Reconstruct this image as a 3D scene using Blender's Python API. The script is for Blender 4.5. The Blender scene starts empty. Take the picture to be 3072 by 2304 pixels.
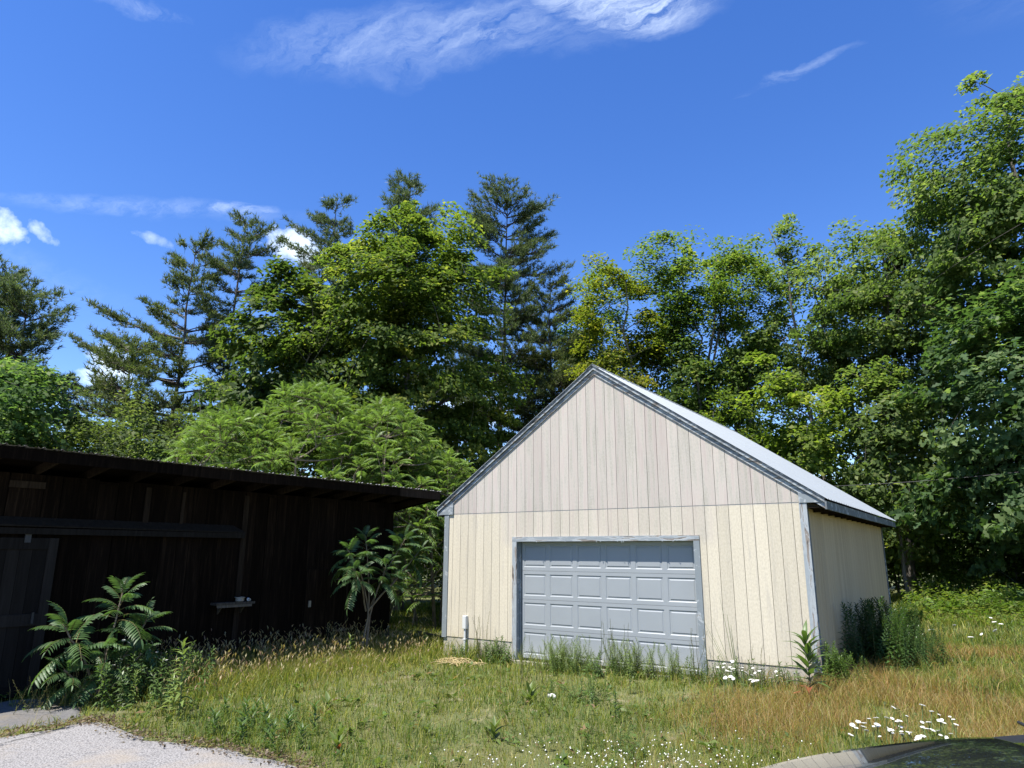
import bpy, math, random
import numpy as np
from mathutils import Matrix, Vector

random.seed(7)
RNG = np.random.default_rng(7)
SC = bpy.context.scene
COL = SC.collection
R = math.radians

# ------------------------------------------------------------------ camera
CAM_P = (9.699, -11.707, 1.688)
yaw, pit, rol = R(-34.32), R(13.702), R(0.2214)
F_ = Vector((math.sin(yaw) * math.cos(pit), math.cos(yaw) * math.cos(pit), math.sin(pit)))
R_ = Vector((math.cos(yaw), -math.sin(yaw), 0.0))
U_ = R_.cross(F_)
R2 = R_ * math.cos(rol) + U_ * math.sin(rol)
U2 = -R_ * math.sin(rol) + U_ * math.cos(rol)
cd = bpy.data.cameras.new("camera")
cd.sensor_width = 36.0
cd.lens = 36.0 * 2069.4 / 3072.0
cd.clip_start = 0.05
cd.clip_end = 3000.0
cam = bpy.data.objects.new("camera", cd)
m = Matrix.Identity(4)
for i in range(3):
    m[i][0], m[i][1], m[i][2], m[i][3] = R2[i], U2[i], -F_[i], CAM_P[i]
cam.matrix_world = m
COL.objects.link(cam)
SC.camera = cam

# ------------------------------------------------------------------ sun, sky, exposure
SUN = Vector((-0.115, -0.46, 1.0)).normalized()
sd = bpy.data.lights.new("sun", "SUN")
sd.energy = 5.0
sd.angle = R(0.53)
sd.color = (1.0, 0.955, 0.88)
so = bpy.data.objects.new("sun", sd)
so.rotation_euler = SUN.to_track_quat('Z', 'Y').to_euler()
so.location = (0, 0, 40)
COL.objects.link(so)

SC.view_settings.view_transform = 'Standard'
SC.view_settings.look = 'None'
SC.view_settings.gamma = 1.0
SC.view_settings.use_curve_mapping = False
SC.view_settings.exposure = 1.08
SC.cycles.max_bounces = 9
SC.cycles.diffuse_bounces = 7
SC.cycles.glossy_bounces = 2
SC.cycles.transmission_bounces = 6
SC.cycles.transparent_max_bounces = 4
SC.cycles.sample_clamp_indirect = 6.0


class NT:
    """small helper round a node tree"""
    def __init__(self, tree):
        self.t = tree
        self.t.nodes.clear()

    def n(self, typ, **kw):
        nd = self.t.nodes.new(typ)
        for k, v in kw.items():
            if k == 'i':
                for a, b in v.items():
                    nd.inputs[a].default_value = b
            else:
                setattr(nd, k, v)
        return nd

    def l(self, a, b):
        self.t.links.new(a, b)

    def math(self, op, a, b=None, c=None, clamp=False):
        nd = self.t.nodes.new('ShaderNodeMath')
        nd.operation = op
        nd.use_clamp = clamp
        for k, v in enumerate((a, b, c)):
            if v is None:
                continue
            if isinstance(v, (int, float)):
                nd.inputs[k].default_value = v
            else:
                self.t.links.new(v, nd.inputs[k])
        return nd.outputs[0]

    def noise(self, vec=None, scale=5.0, detail=4.0, rough=0.5, dist=0.0):
        nd = self.t.nodes.new('ShaderNodeTexNoise')
        nd.inputs['Scale'].default_value = scale
        nd.inputs['Detail'].default_value = detail
        nd.inputs['Roughness'].default_value = rough
        nd.inputs['Distortion'].default_value = dist
        if vec is not None:
            self.t.links.new(vec, nd.inputs['Vector'])
        return nd.outputs['Fac']

    def ramp(self, fac, stops, interp='LINEAR'):
        nd = self.t.nodes.new('ShaderNodeValToRGB')
        cr = nd.color_ramp
        cr.interpolation = interp
        while len(cr.elements) < len(stops):
            cr.elements.new(0.5)
        for e, (p, c) in zip(cr.elements, stops):
            e.position = p
            if isinstance(c, (int, float)):
                c = (c, c, c)
            e.color = (*c[:3], 1.0)
        self.t.links.new(fac, nd.inputs['Fac'])
        return nd.outputs['Color']

    def mix(self, fac, a, b, blend='MIX'):
        nd = self.t.nodes.new('ShaderNodeMix')
        nd.data_type = 'RGBA'
        nd.blend_type = blend
        for key, v in ((0, fac), (6, a), (7, b)):
            if isinstance(v, (int, float)):
                nd.inputs[key].default_value = v
            elif isinstance(v, (tuple, list)):
                nd.inputs[key].default_value = (*v[:3], 1.0)
            else:
                self.t.links.new(v, nd.inputs[key])
        return nd.outputs[2]

    def mapping(self, vec, scale=(1, 1, 1), loc=(0, 0, 0), rot=(0, 0, 0)):
        nd = self.t.nodes.new('ShaderNodeMapping')
        nd.inputs['Scale'].default_value = scale
        nd.inputs['Location'].default_value = loc
        nd.inputs['Rotation'].default_value = rot
        self.t.links.new(vec, nd.inputs['Vector'])
        return nd.outputs['Vector']

    def dot(self, a, v):
        nd = self.t.nodes.new('ShaderNodeVectorMath')
        nd.operation = 'DOT_PRODUCT'
        self.t.links.new(a, nd.inputs[0])
        nd.inputs[1].default_value = v
        return nd.outputs['Value']


# ---- world: Nishita sky with thin cirrus on a high plane and a few small cumulus
SKY_STRENGTH = 0.115
world = bpy.data.worlds.new("World")
SC.world = world
world.use_nodes = True
w = NT(world.node_tree)
sky = w.n('ShaderNodeTexSky', sky_type='NISHITA', sun_disc=False, sun_elevation=math.asin(SUN.z),
          sun_rotation=math.atan2(SUN.x, SUN.y), altitude=200.0, air_density=1.0, dust_density=0.15, ozone_density=2.2)
tc = w.n('ShaderNodeTexCoord')
sep = w.n('ShaderNodeSeparateXYZ')
w.l(tc.outputs['Generated'], sep.inputs[0])
zc = w.math('MAXIMUM', sep.outputs['Z'], 0.02)
px_ = w.math('DIVIDE', sep.outputs['X'], zc)
py_ = w.math('DIVIDE', sep.outputs['Y'], zc)
cmb = w.n('ShaderNodeCombineXYZ')
w.l(px_, cmb.inputs[0]); w.l(py_, cmb.inputs[1])
plane = cmb.outputs[0]


def streak(vec, c, ang, a, b, inner=0.0):
    """soft elliptical patch on the cloud plane: centre c, long axis angle, half sizes a, b"""
    ca, sa = math.cos(ang), math.sin(ang)
    k1 = w.math('SUBTRACT', w.dot(vec, (ca, sa, 0)), c[0] * ca + c[1] * sa)
    k2 = w.math('SUBTRACT', w.dot(vec, (-sa, ca, 0)), -c[0] * sa + c[1] * ca)
    q = w.math('ADD', w.math('POWER', w.math('DIVIDE', w.math('ABSOLUTE', k1), a), 2.0),
               w.math('POWER', w.math('DIVIDE', w.math('ABSOLUTE', k2), b), 2.0))
    e_ = w.math('SUBTRACT', 1.0, q, clamp=True)
    return w.math('POWER', e_, 1.4)


ang_c = math.atan2(1.03 - 0.71, -0.45 + 1.118)
wrp = w.n('ShaderNodeTexNoise', i={'Scale': 3.0, 'Detail': 6.0, 'Roughness': 0.6})
w.l(plane, wrp.inputs['Vector'])
wsub = w.n('ShaderNodeVectorMath', operation='MULTIPLY_ADD')
w.l(wrp.outputs['Color'], wsub.inputs[0])
wsub.inputs[1].default_value = (0.24, 0.24, 0)
w.l(plane, wsub.inputs[2])
warped = w.n('ShaderNodeVectorMath', operation='SUBTRACT')
w.l(wsub.outputs[0], warped.inputs[0]); warped.inputs[1].default_value = (0.12, 0.12, 0)
wv = warped.outputs[0]
fib = w.noise(w.mapping(wv, rot=(0, 0, -ang_c - 0.25), scale=(3.2, 12.0, 1)), scale=1.0, detail=11, rough=0.70, dist=0.35)
fib2 = w.noise(w.mapping(wv, rot=(0, 0, -ang_c + 0.5), scale=(7.0, 17.0, 1)), scale=1.0, detail=9, rough=0.7, dist=0.3)
fibs = w.ramp(w.math('MULTIPLY_ADD', fib, 0.62, w.math('MULTIPLY', fib2, 0.4)), [(0.42, 0.0), (0.70, 1.0)])
cir = w.math('MULTIPLY', streak(wv, (-0.80, 0.90), ang_c, 0.50, 0.12), 0.28)
cir = w.math('MAXIMUM', cir, w.math('MULTIPLY', streak(wv, (-0.44, 1.015), ang_c + 0.25, 0.21, 0.10), 0.78))
cir = w.math('MAXIMUM', cir, w.math('MULTIPLY', streak(wv, (-0.70, 0.975), ang_c - 0.1, 0.10, 0.03), 0.55))
cir = w.math('MAXIMUM', cir, w.math('MULTIPLY', streak(wv, (-1.22, 0.53), 0.9, 0.10, 0.028), 0.22))
cir = w.math('MAXIMUM', cir, w.math('MULTIPLY', streak(wv, (-0.235, 1.39), -0.25, 0.16, 0.022), 0.22))
cir = w.math('MAXIMUM', cir, w.math('MULTIPLY', streak(wv, (-2.0, 0.92), 0.75, 0.62, 0.08), 0.15))
cir = w.math('MAXIMUM', cir, w.math('MULTIPLY', streak(wv, (-1.76, 1.12), 0.55, 0.15, 0.045), 0.42))
# thin wisps elsewhere, so the sky goes on beyond the frame
wide = w.ramp(w.noise(w.mapping(plane, loc=(3.1, 1.7, 0)), scale=0.55, detail=2), [(0.56, 0.0), (0.75, 0.20)])
cir = w.math('MAXIMUM', cir, w.math('MULTIPLY', wide, w.ramp(w.math('LENGTH' if False else 'ABSOLUTE', w.math('ADD', px_, 0.9)), [(0.9, 0.0), (1.0, 1.0)])))
cirrus = w.math('MULTIPLY', cir, w.math('ADD', w.math('MULTIPLY', fibs, 1.25), 0.03), clamp=True)

dirv = tc.outputs['Generated']
cn = w.noise(dirv, scale=26.0, detail=6, rough=0.6)
cn2 = w.noise(w.mapping(dirv, loc=(2, 5, 1)), scale=60.0, detail=5, rough=0.6)
puff = None
for d, a, b, tilt, k in [((-0.8935, 0.268, 0.363), 0.030, 0.017, -0.45, 0.9), ((-0.8795, 0.3055, 0.3635), 0.020, 0.008, -0.5, 0.7),
                         ((-0.8279, 0.4102, 0.3825), 0.026, 0.007, -0.2, 0.4), ((-0.729, 0.552, 0.402), 0.042, 0.024, -0.35, 1.0),
                         ((-0.889, 0.400, 0.222), 0.032, 0.028, 0.5, 0.9), ((-0.62, 0.77, 0.2), 0.06, 0.03, 0.1, 0.9),
                         ((0.35, 0.90, 0.25), 0.09, 0.03, 0.1, 0.7), ((0.8, -0.45, 0.35), 0.09, 0.04, 0.1, 0.9), ((0.2, -0.93, 0.3), 0.12, 0.05, 0.0, 0.9)]:
    c = Vector(d).normalized()
    rr = Vector((c.y, -c.x, 0)).normalized()
    uu = rr.cross(c)
    r2 = rr * math.cos(tilt) + uu * math.sin(tilt)
    u2 = -rr * math.sin(tilt) + uu * math.cos(tilt)
    front = w.math('GREATER_THAN', w.dot(dirv, c), 0.5)
    q = w.math('ADD', w.math('POWER', w.math('DIVIDE', w.math('ABSOLUTE', w.dot(dirv, r2)), a), 2.0),
               w.math('POWER', w.math('DIVIDE', w.math('ABSOLUTE', w.dot(dirv, u2)), b), 2.0))
    e = w.math('SUBTRACT', 1.25, q)
    e = w.math('ADD', e, w.math('MULTIPLY', w.math('SUBTRACT', cn, 0.5), 3.6))
    e = w.math('ADD', e, w.math('MULTIPLY', w.math('SUBTRACT', cn2, 0.5), 2.6))
    e = w.math('MULTIPLY', w.math('MULTIPLY', e, 0.55 * k, clamp=True), front)
    puff = e if puff is None else w.math('MAXIMUM', puff, e)
hsv = w.n('ShaderNodeHueSaturation', i={'Hue': 0.515, 'Saturation': 1.30, 'Value': 1.0})
w.l(sky.outputs[0], hsv.inputs['Color'])
mask = w.math('MAXIMUM', cirrus, w.math('MULTIPLY', puff, 0.95), clamp=True)
skyc = w.mix(mask, hsv.outputs[0], (6.0, 6.8, 7.5))
bg = w.n('ShaderNodeBackground', i={'Strength': SKY_STRENGTH})
w.l(skyc, bg.inputs['Color'])
wo = w.n('ShaderNodeOutputWorld')
w.l(bg.outputs[0], wo.inputs[0])

# ------------------------------------------------------------------ mesh and object helpers


def tag(o, label=None, cat=None, group=None, kind=None):
    if label: o['label'] = label
    if cat: o['category'] = cat
    if group: o['group'] = group
    if kind: o['kind'] = kind
    return o


def empty(name, loc=(0, 0, 0), rz=0.0, label=None, cat=None, group=None):
    o = bpy.data.objects.new(name, None)
    o.empty_display_size = 0.2
    o.location = loc
    o.rotation_euler = (0, 0, rz)
    COL.objects.link(o)
    return tag(o, label, cat, group)


def mesh_np(name, verts, faces, mat=None, col=None, smooth=False):
    """verts (n,3); faces: array (k,3|4), or list of such arrays; col (n,3) vertex colours"""
    me = bpy.data.meshes.new(name)
    verts = np.asarray(verts, np.float32)
    if not isinstance(faces, list):
        faces = [faces]
    faces = [np.asarray(f, np.int32) for f in faces if len(f)]
    tot = np.concatenate([np.full(len(f), f.shape[1], np.int32) for f in faces])
    loops = np.concatenate([f.ravel() for f in faces])
    me.vertices.add(len(verts)); me.vertices.foreach_set('co', verts.ravel())
    me.loops.add(len(loops)); me.loops.foreach_set('vertex_index', loops)
    me.polygons.add(len(tot))
    st = np.zeros(len(tot), np.int32); st[1:] = np.cumsum(tot)[:-1]
    me.polygons.foreach_set('loop_start', st)
    me.polygons.foreach_set('loop_total', tot)
    if smooth:
        me.polygons.foreach_set('use_smooth', np.ones(len(tot), bool))
    if col is not None:
        at = me.color_attributes.new('col', 'FLOAT_COLOR', 'POINT')
        c4 = np.ones((len(verts), 4), np.float32); c4[:, :3] = col
        at.data.foreach_set('color', c4.ravel())
    me.update(calc_edges=True)
    if mat is not None:
        me.materials.append(mat)
    return me


def put(name, me, parent=None, loc=(0, 0, 0), rot=(0, 0, 0), scale=None):
    o = bpy.data.objects.new(name, me)
    o.location = loc
    o.rotation_euler = rot
    if scale is not None:
        o.scale = (scale,) * 3 if isinstance(scale, (int, float)) else scale
    COL.objects.link(o)
    if parent is not None:
        o.parent = parent
    return o


class MB:
    """collects simple solids into one mesh"""
    def __init__(self):
        self.v = []; self.f = []

    def poly(self, pts, faces):
        n = len(self.v)
        self.v += [tuple(p) for p in pts]
        self.f += [tuple(n + i for i in f) for f in faces]
        return self

    def box(self, x0, x1, y0, y1, z0, z1):
        p = [(x0, y0, z0), (x1, y0, z0), (x1, y1, z0), (x0, y1, z0), (x0, y0, z1), (x1, y0, z1), (x1, y1, z1), (x0, y1, z1)]
        return self.poly(p, [(3, 2, 1, 0), (4, 5, 6, 7), (0, 1, 5, 4), (1, 2, 6, 5), (2, 3, 7, 6), (3, 0, 4, 7)])

    def prism(self, outline, d):
        """outline: list of 3D points of one face, extruded by vector d"""
        n = len(outline)
        q = [tuple(np.add(p, d)) for p in outline]
        fs = [tuple(range(n)), tuple(range(2 * n - 1, n - 1, -1))]
        fs += [(i, n + i, n + (i + 1) % n, (i + 1) % n) for i in range(n)]
        return self.poly(list(outline) + q, fs)

    def tube(self, pts, rad, sides=6, cap=True):
        v, f = tube_np(np.asarray(pts, float), np.asarray(rad, float), sides)
        n = len(self.v)
        self.v += [tuple(p) for p in v]
        self.f += [tuple(int(i) + n for i in q) for q in f]
        if cap:
            k = len(pts)
            self.f.append(tuple(n + i for i in range(sides))[::-1])
            self.f.append(tuple(n + (k - 1) * sides + i for i in range(sides)))
        return self

    def mesh(self, name, mat, smooth=False, bevel=0.0):
        me = bpy.data.meshes.new(name)
        me.from_pydata(self.v, [], self.f)
        me.update()
        if smooth:
            for p in me.polygons: p.use_smooth = True
        if mat: me.materials.append(mat)
        if bevel:
            import bmesh
            bm = bmesh.new(); bm.from_mesh(me)
            bmesh.ops.recalc_face_normals(bm, faces=bm.faces)
            bmesh.ops.bevel(bm, geom=list(bm.edges), offset=bevel, segments=1, affect='EDGES')
            bm.to_mesh(me); bm.free()
        return me

    def put(self, name, mat, parent=None, smooth=False, bevel=0.0, **kw):
        return put(name, self.mesh(name, mat, smooth, bevel), parent, **kw)


def tube_np(P, rad, sides=6):
    k = len(P)
    rad = np.broadcast_to(rad, (k,))
    T = np.gradient(P, axis=0)
    T /= np.linalg.norm(T, axis=1, keepdims=True) + 1e-9
    ref = np.where(np.abs(T[:, 2:3]) > 0.92, np.array([[1.0, 0, 0]]), np.array([[0, 0, 1.0]]))
    A = np.cross(T, ref); A /= np.linalg.norm(A, axis=1, keepdims=True) + 1e-9
    B = np.cross(T, A)
    th = np.arange(sides) * 2 * math.pi / sides
    v = P[:, None, :] + rad[:, None, None] * (np.cos(th)[None, :, None] * A[:, None, :] + np.sin(th)[None, :, None] * B[:, None, :])
    v = v.reshape(-1, 3)
    i = np.arange(k - 1)[:, None] * sides; j = np.arange(sides)[None, :]; j2 = (j + 1) % sides
    f = np.stack([i + j, i + j2, i + sides + j2, i + sides + j], -1).reshape(-1, 4)
    return v, f


class NPB:
    """collects numpy chunks of quads / triangles with colours"""
    def __init__(self):
        self.v = []; self.f3 = []; self.f4 = []; self.c = []; self.n = 0

    def add(self, v, f, c=None):
        v = np.asarray(v, np.float32); f = np.asarray(f)
        if len(v) == 0: return
        (self.f3 if f.shape[1] == 3 else self.f4).append(f + self.n)
        self.v.append(v)
        if c is not None: self.c.append(np.broadcast_to(np.asarray(c, np.float32), (len(v), 3)))
        self.n += len(v)

    def tube(self, P, rad, sides=5, c=None):
        v, f = tube_np(np.asarray(P, float), np.asarray(rad, float), sides)
        self.add(v, f, c)

    def mesh(self, name, mat, smooth=False):
        fs = []
        if self.f4: fs.append(np.concatenate(self.f4))
        if self.f3: fs.append(np.concatenate(self.f3))
        return mesh_np(name, np.concatenate(self.v), fs, mat, np.concatenate(self.c) if self.c else None, smooth)


def ss(x, a, b):
    t = np.clip((np.asarray(x, float) - a) / (b - a), 0, 1)
    return t * t * (3 - 2 * t)


def ground(x, y):
    x = np.asarray(x, float); y = np.asarray(y, float)
    h = -0.37 + 0.27 * ss(x, 2, 14) + 0.52 * ss(y, 3, 20) * ss(x, 3.5, 8)
    h = h + 0.018 * np.sin(1.3 * x + 0.7 * y) * np.sin(0.9 * y - 0.5 * x + 1)
    return h


def gz(x, y): return float(ground(x, y))

# ------------------------------------------------------------------ materials


def new_mat(name):
    mt = bpy.data.materials.new(name)
    mt.use_nodes = True
    t = NT(mt.node_tree)
    out = t.n('ShaderNodeOutputMaterial')
    bs = t.n('ShaderNodeBsdfPrincipled')
    t.l(bs.outputs[0], out.inputs[0])
    return mt, t, bs, out


def bump(t, bs, h, strength=0.3, dist=0.01):
    b = t.n('ShaderNodeBump', i={'Strength': strength, 'Distance': dist})
    t.l(h, b.inputs['Height'])
    t.l(b.outputs[0], bs.inputs['Normal'])


def geo_pos(t): return t.n('ShaderNodeNewGeometry').outputs['Position']
def obj_pos(t): return t.n('ShaderNodeTexCoord').outputs['Object']
def orand(t): return t.n('ShaderNodeObjectInfo').outputs['Random']


def simple(name, col, rough=0.6, metal=0.0, var=0.15, scale=8.0, bmp=0.15, spec=0.5):
    mt, t, bs, _ = new_mat(name)
    p = geo_pos(t)
    n = t.noise(p, scale=scale, detail=6, rough=0.6)
    c = t.mix(n, tuple(x * (1 - var) for x in col), tuple(x * (1 + var) for x in col))
    t.l(c, bs.inputs['Base Color'])
    bs.inputs['Roughness'].default_value = rough
    bs.inputs['Metallic'].default_value = metal
    bs.inputs['Specular IOR Level'].default_value = spec
    if bmp:
        bump(t, bs, t.noise(p, scale=scale * 6, detail=4), bmp, 0.004)
    return mt


def leaf_mat(name, transl=0.35, rough=0.45, spec=0.35, tint=(1, 1, 1), rnd=0.0):
    mt, t, bs, out = new_mat(name)
    at = t.n('ShaderNodeAttribute', attribute_name='col')
    c = at.outputs['Color']
    if tint != (1, 1, 1):
        c = t.mix(1.0, c, tint, 'MULTIPLY')
    if rnd:
        f = t.math('MULTIPLY_ADD', orand(t), rnd, 1 - rnd / 2)
        cm = t.n('ShaderNodeCombineColor')
        t.l(f, cm.inputs[0]); t.l(f, cm.inputs[1]); t.l(f, cm.inputs[2])
        c = t.mix(1.0, c, cm.outputs[0], 'MULTIPLY')
    t.l(c, bs.inputs['Base Color'])
    bs.inputs['Roughness'].default_value = rough
    bs.inputs['Specular IOR Level'].default_value = spec
    tr = t.n('ShaderNodeBsdfTranslucent')
    c2 = t.mix(1.0, c, (1.45, 1.55, 0.72), 'MULTIPLY')
    t.l(c2, tr.inputs['Color'])
    mx = t.n('ShaderNodeMixShader', i={0: transl})
    t.l(bs.outputs[0], mx.inputs[1]); t.l(tr.outputs[0], mx.inputs[2])
    t.l(mx.outputs[0], out.inputs[0])
    return mt


M = {}
M['leaf'] = leaf_mat('maple_leaf', 0.56, rough=0.6, spec=0.16)
M['oakleaf'] = leaf_mat('oak_leaf', 0.50, rough=0.58, spec=0.22)
M['needle'] = leaf_mat('pine_needle', 0.42, rough=0.5, spec=0.3)
M['frond'] = leaf_mat('sumac_frond', 0.42, rough=0.45, spec=0.4, rnd=0.4)
M['grass'] = leaf_mat('grass_blade', 0.42, rough=0.5, spec=0.3)
M['weed'] = leaf_mat('weed_leaf', 0.34, rough=0.42, spec=0.4, rnd=0.35)


def bark_mat(name, a, b):
    mt, t, bs, _ = new_mat(name)
    p = geo_pos(t)
    n = t.noise(t.mapping(p, scale=(9, 9, 2.2)), scale=1.6, detail=7, rough=0.65)
    t.l(t.ramp(n, [(0.3, a), (0.7, b)]), bs.inputs['Base Color'])
    bs.inputs['Roughness'].default_value = 0.9
    bump(t, bs, n, 0.7, 0.03)
    return mt


M['bark'] = bark_mat('grey_bark', (0.055, 0.048, 0.04), (0.17, 0.155, 0.135))
M['pinebark'] = bark_mat('pine_bark', (0.04, 0.033, 0.028), (0.12, 0.10, 0.085))
M['sumacbark'] = bark_mat('sumac_bark', (0.10, 0.075, 0.05), (0.23, 0.19, 0.14))
M['deadwood'] = bark_mat('dead_wood', (0.22, 0.20, 0.17), (0.42, 0.38, 0.33))
M['stem'] = simple('green_stem', (0.11, 0.15, 0.045), 0.6, var=0.25, bmp=0)
M['stemred'] = simple('reddish_stem', (0.16, 0.10, 0.05), 0.6, var=0.25, bmp=0)
M['straw'] = simple('dry_straw', (0.42, 0.33, 0.16), 0.7, var=0.25, bmp=0)
M['petal'] = simple('white_petals', (0.66, 0.65, 0.59), 0.7, var=0.1, scale=60, bmp=0.2)
M['pvc'] = simple('white_plastic', (0.55, 0.56, 0.54), 0.4, var=0.06, scale=5, bmp=0)
M['tin'] = simple('pale_tin', (0.20, 0.185, 0.15), 0.45, var=0.2, scale=20, bmp=0)
M['stone'] = simple('field_stone', (0.20, 0.18, 0.155), 0.9, var=0.4, scale=6, bmp=0.6)
M['whitestone'] = simple('white_stone', (0.62, 0.60, 0.56), 0.9, var=0.2, scale=14, bmp=0.5)
M['rubber'] = simple('black_rubber', (0.02, 0.02, 0.022), 0.65, var=0.2, bmp=0.1)
M['blackplastic'] = simple('black_plastic', (0.014, 0.014, 0.016), 0.5, var=0.2, scale=30, bmp=0.1)
M['rim'] = simple('alloy', (0.45, 0.45, 0.47), 0.3, metal=1.0, var=0.05, bmp=0)
M['darkgap'] = simple('dark_backing', (0.10, 0.082, 0.058), 0.9, var=0.2, bmp=0)


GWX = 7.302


def siding_mat():
    mt, t, bs, _ = new_mat('cream_siding')
    p = geo_pos(t)
    sp = t.n('ShaderNodeSeparateXYZ'); t.l(p, sp.inputs[0])
    x, z = sp.outputs[0], sp.outputs[2]
    fine = t.noise(t.mapping(p, scale=(1, 1, 0.55)), scale=42.0, detail=5, rough=0.7)
    streak_ = t.noise(t.mapping(p, scale=(11, 11, 0.7)), scale=1.0, detail=6, rough=0.62)
    blot = t.noise(p, scale=1.6, detail=4, rough=0.6)
    cream = t.ramp(fine, [(0.3, (0.43, 0.385, 0.295)), (0.55, (0.525, 0.475, 0.37)), (0.8, (0.58, 0.53, 0.43))])
    pale = t.ramp(t.math('MULTIPLY_ADD', fine, 0.30, t.math('MULTIPLY', streak_, 0.75)),
                  [(0.40, (0.285, 0.272, 0.245)), (0.52, (0.385, 0.36, 0.32)), (0.66, (0.46, 0.425, 0.375))])
    pink = t.mix(t.ramp(streak_, [(0.45, 0.0), (0.62, 1.0)]), pale, (0.44, 0.375, 0.335))
    # bleached gable, and the bleached rectangle over and beside the door head
    g1 = t.math('MULTIPLY', t.math('SUBTRACT', z, 2.44), 26.0, clamp=True)
    g1 = t.math('MULTIPLY', g1, t.math('MULTIPLY_ADD', t.math('SUBTRACT', streak_, 0.5), 1.2, 0.86, clamp=True))
    dx = t.math('SUBTRACT', 1.0, t.math('MULTIPLY', t.math('SUBTRACT', t.math('ABSOLUTE', t.math('SUBTRACT', x, 3.66)), 2.05), 4.0, clamp=True))
    dz = t.math('MULTIPLY', t.math('SUBTRACT', t.math('ADD', z, t.math('MULTIPLY', blot, 0.25)), 1.9), 6.0, clamp=True)
    band = t.math('MULTIPLY', t.math('MULTIPLY', dx, dz), 0.62)
    mk = t.math('MAXIMUM', g1, t.math('MULTIPLY', band, t.math('MULTIPLY_ADD', streak_, 0.9, 0.35), clamp=True), clamp=True)
    c = t.mix(mk, cream, pink)
    c = t.mix(t.ramp(streak_, [(0.53, 0.0), (0.70, 0.45)]), c, (0.31, 0.285, 0.25))
    c = t.mix(t.ramp(t.noise(t.mapping(p, scale=(16, 16, 1.1), loc=(4, 1, 7)), scale=1.0, detail=5, rough=0.7), [(0.58, 0.0), (0.72, 0.5)]), c, (0.27, 0.25, 0.235))
    # shaded side wall: same paint, its shade put into a darker, warmer tan
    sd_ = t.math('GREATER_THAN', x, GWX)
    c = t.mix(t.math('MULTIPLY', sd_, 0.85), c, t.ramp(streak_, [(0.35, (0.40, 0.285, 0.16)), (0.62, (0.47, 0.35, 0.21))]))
    # weather splash near the bottom edge
    lo = t.math('MULTIPLY', t.math('SUBTRACT', 0.22, z), 2.2, clamp=True)
    c = t.mix(t.math('MULTIPLY', lo, t.math('MULTIPLY', blot, 0.9)), c, (0.42, 0.35, 0.24))
    v = t.math('MULTIPLY_ADD', orand(t), 0.14, 0.92)
    cm = t.n('ShaderNodeCombineColor')
    for k in range(3): t.l(v, cm.inputs[k])
    c = t.mix(1.0, c, cm.outputs[0], 'MULTIPLY')
    t.l(c, bs.inputs['Base Color'])
    bs.inputs['Roughness'].default_value = 0.85
    bs.inputs['Specular IOR Level'].default_value = 0.2
    bump(t, bs, t.math('ADD', fine, t.math('MULTIPLY', streak_, 0.5)), 0.45, 0.006)
    return mt


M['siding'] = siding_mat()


def trim_mat(name, peel=0.5, col=(0.27, 0.31, 0.335), sc=(7, 7, 7)):
    """grey trim paint, flaking in long patches down to dark old wood, with pale primer edges"""
    mt, t, bs, _ = new_mat(name)
    p = geo_pos(t)
    n1 = t.noise(t.mapping(p, scale=sc), scale=1.0, detail=9, rough=0.62, dist=0.5)
    n2 = t.noise(p, scale=30, detail=4)
    c = t.mix(n2, tuple(k * 0.9 for k in col), tuple(k * 1.12 for k in col))
    e = 0.70 - 0.15 * peel
    c = t.mix(t.ramp(n1, [(e - 0.10, 0.0), (e - 0.05, 1.0)], 'LINEAR'), c, (0.31, 0.335, 0.345))
    c = t.mix(t.ramp(n1, [(e, 0.0), (e + 0.02, 1.0)]), c, (0.20, 0.175, 0.15))
    c = t.mix(t.ramp(n1, [(e + 0.07, 0.0), (e + 0.1, 1.0)]), c, (0.055, 0.05, 0.045))
    t.l(c, bs.inputs['Base Color'])
    bs.inputs['Roughness'].default_value = 0.7
    bump(t, bs, t.ramp(n1, [(e - 0.02, 1.0), (e + 0.02, 0.0)]), 0.5, 0.006)
    return mt


M['trim'] = trim_mat('grey_trim_paint', 0.25, (0.175, 0.2, 0.212))
M['trimpeel'] = trim_mat('peeling_trim_paint', 1.0, (0.245, 0.275, 0.29), (15, 15, 2.2))
M['headpeel'] = trim_mat('flaking_header_paint', 0.85, (0.215, 0.24, 0.255), (2.4, 12, 22))
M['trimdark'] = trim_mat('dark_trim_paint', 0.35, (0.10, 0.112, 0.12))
M['rakeold'] = trim_mat('weathered_rake_paint', 0.95, (0.15, 0.16, 0.168), (2.5, 12, 9))


def paint_door():
    mt, t, bs, _ = new_mat('grey_door_paint')
    p = geo_pos(t)
    n = t.noise(t.mapping(p, scale=(3, 3, 40)), scale=2.0, detail=5)
    n2 = t.noise(p, scale=2.2, detail=4)
    c = t.mix(n2, (0.235, 0.255, 0.268), (0.275, 0.296, 0.308))
    sp = t.n('ShaderNodeSeparateXYZ'); t.l(p, sp.inputs[0])
    lo = t.math('MULTIPLY', t.math('SUBTRACT', 0.15, sp.outputs[2]), 1.6, clamp=True)
    c = t.mix(t.math('MULTIPLY', lo, 0.5), c, (0.40, 0.42, 0.41))
    t.l(c, bs.inputs['Base Color'])
    bs.inputs['Roughness'].default_value = 0.42
    bump(t, bs, n, 0.12, 0.002)
    return mt


M['doorpaint'] = paint_door()


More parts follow.
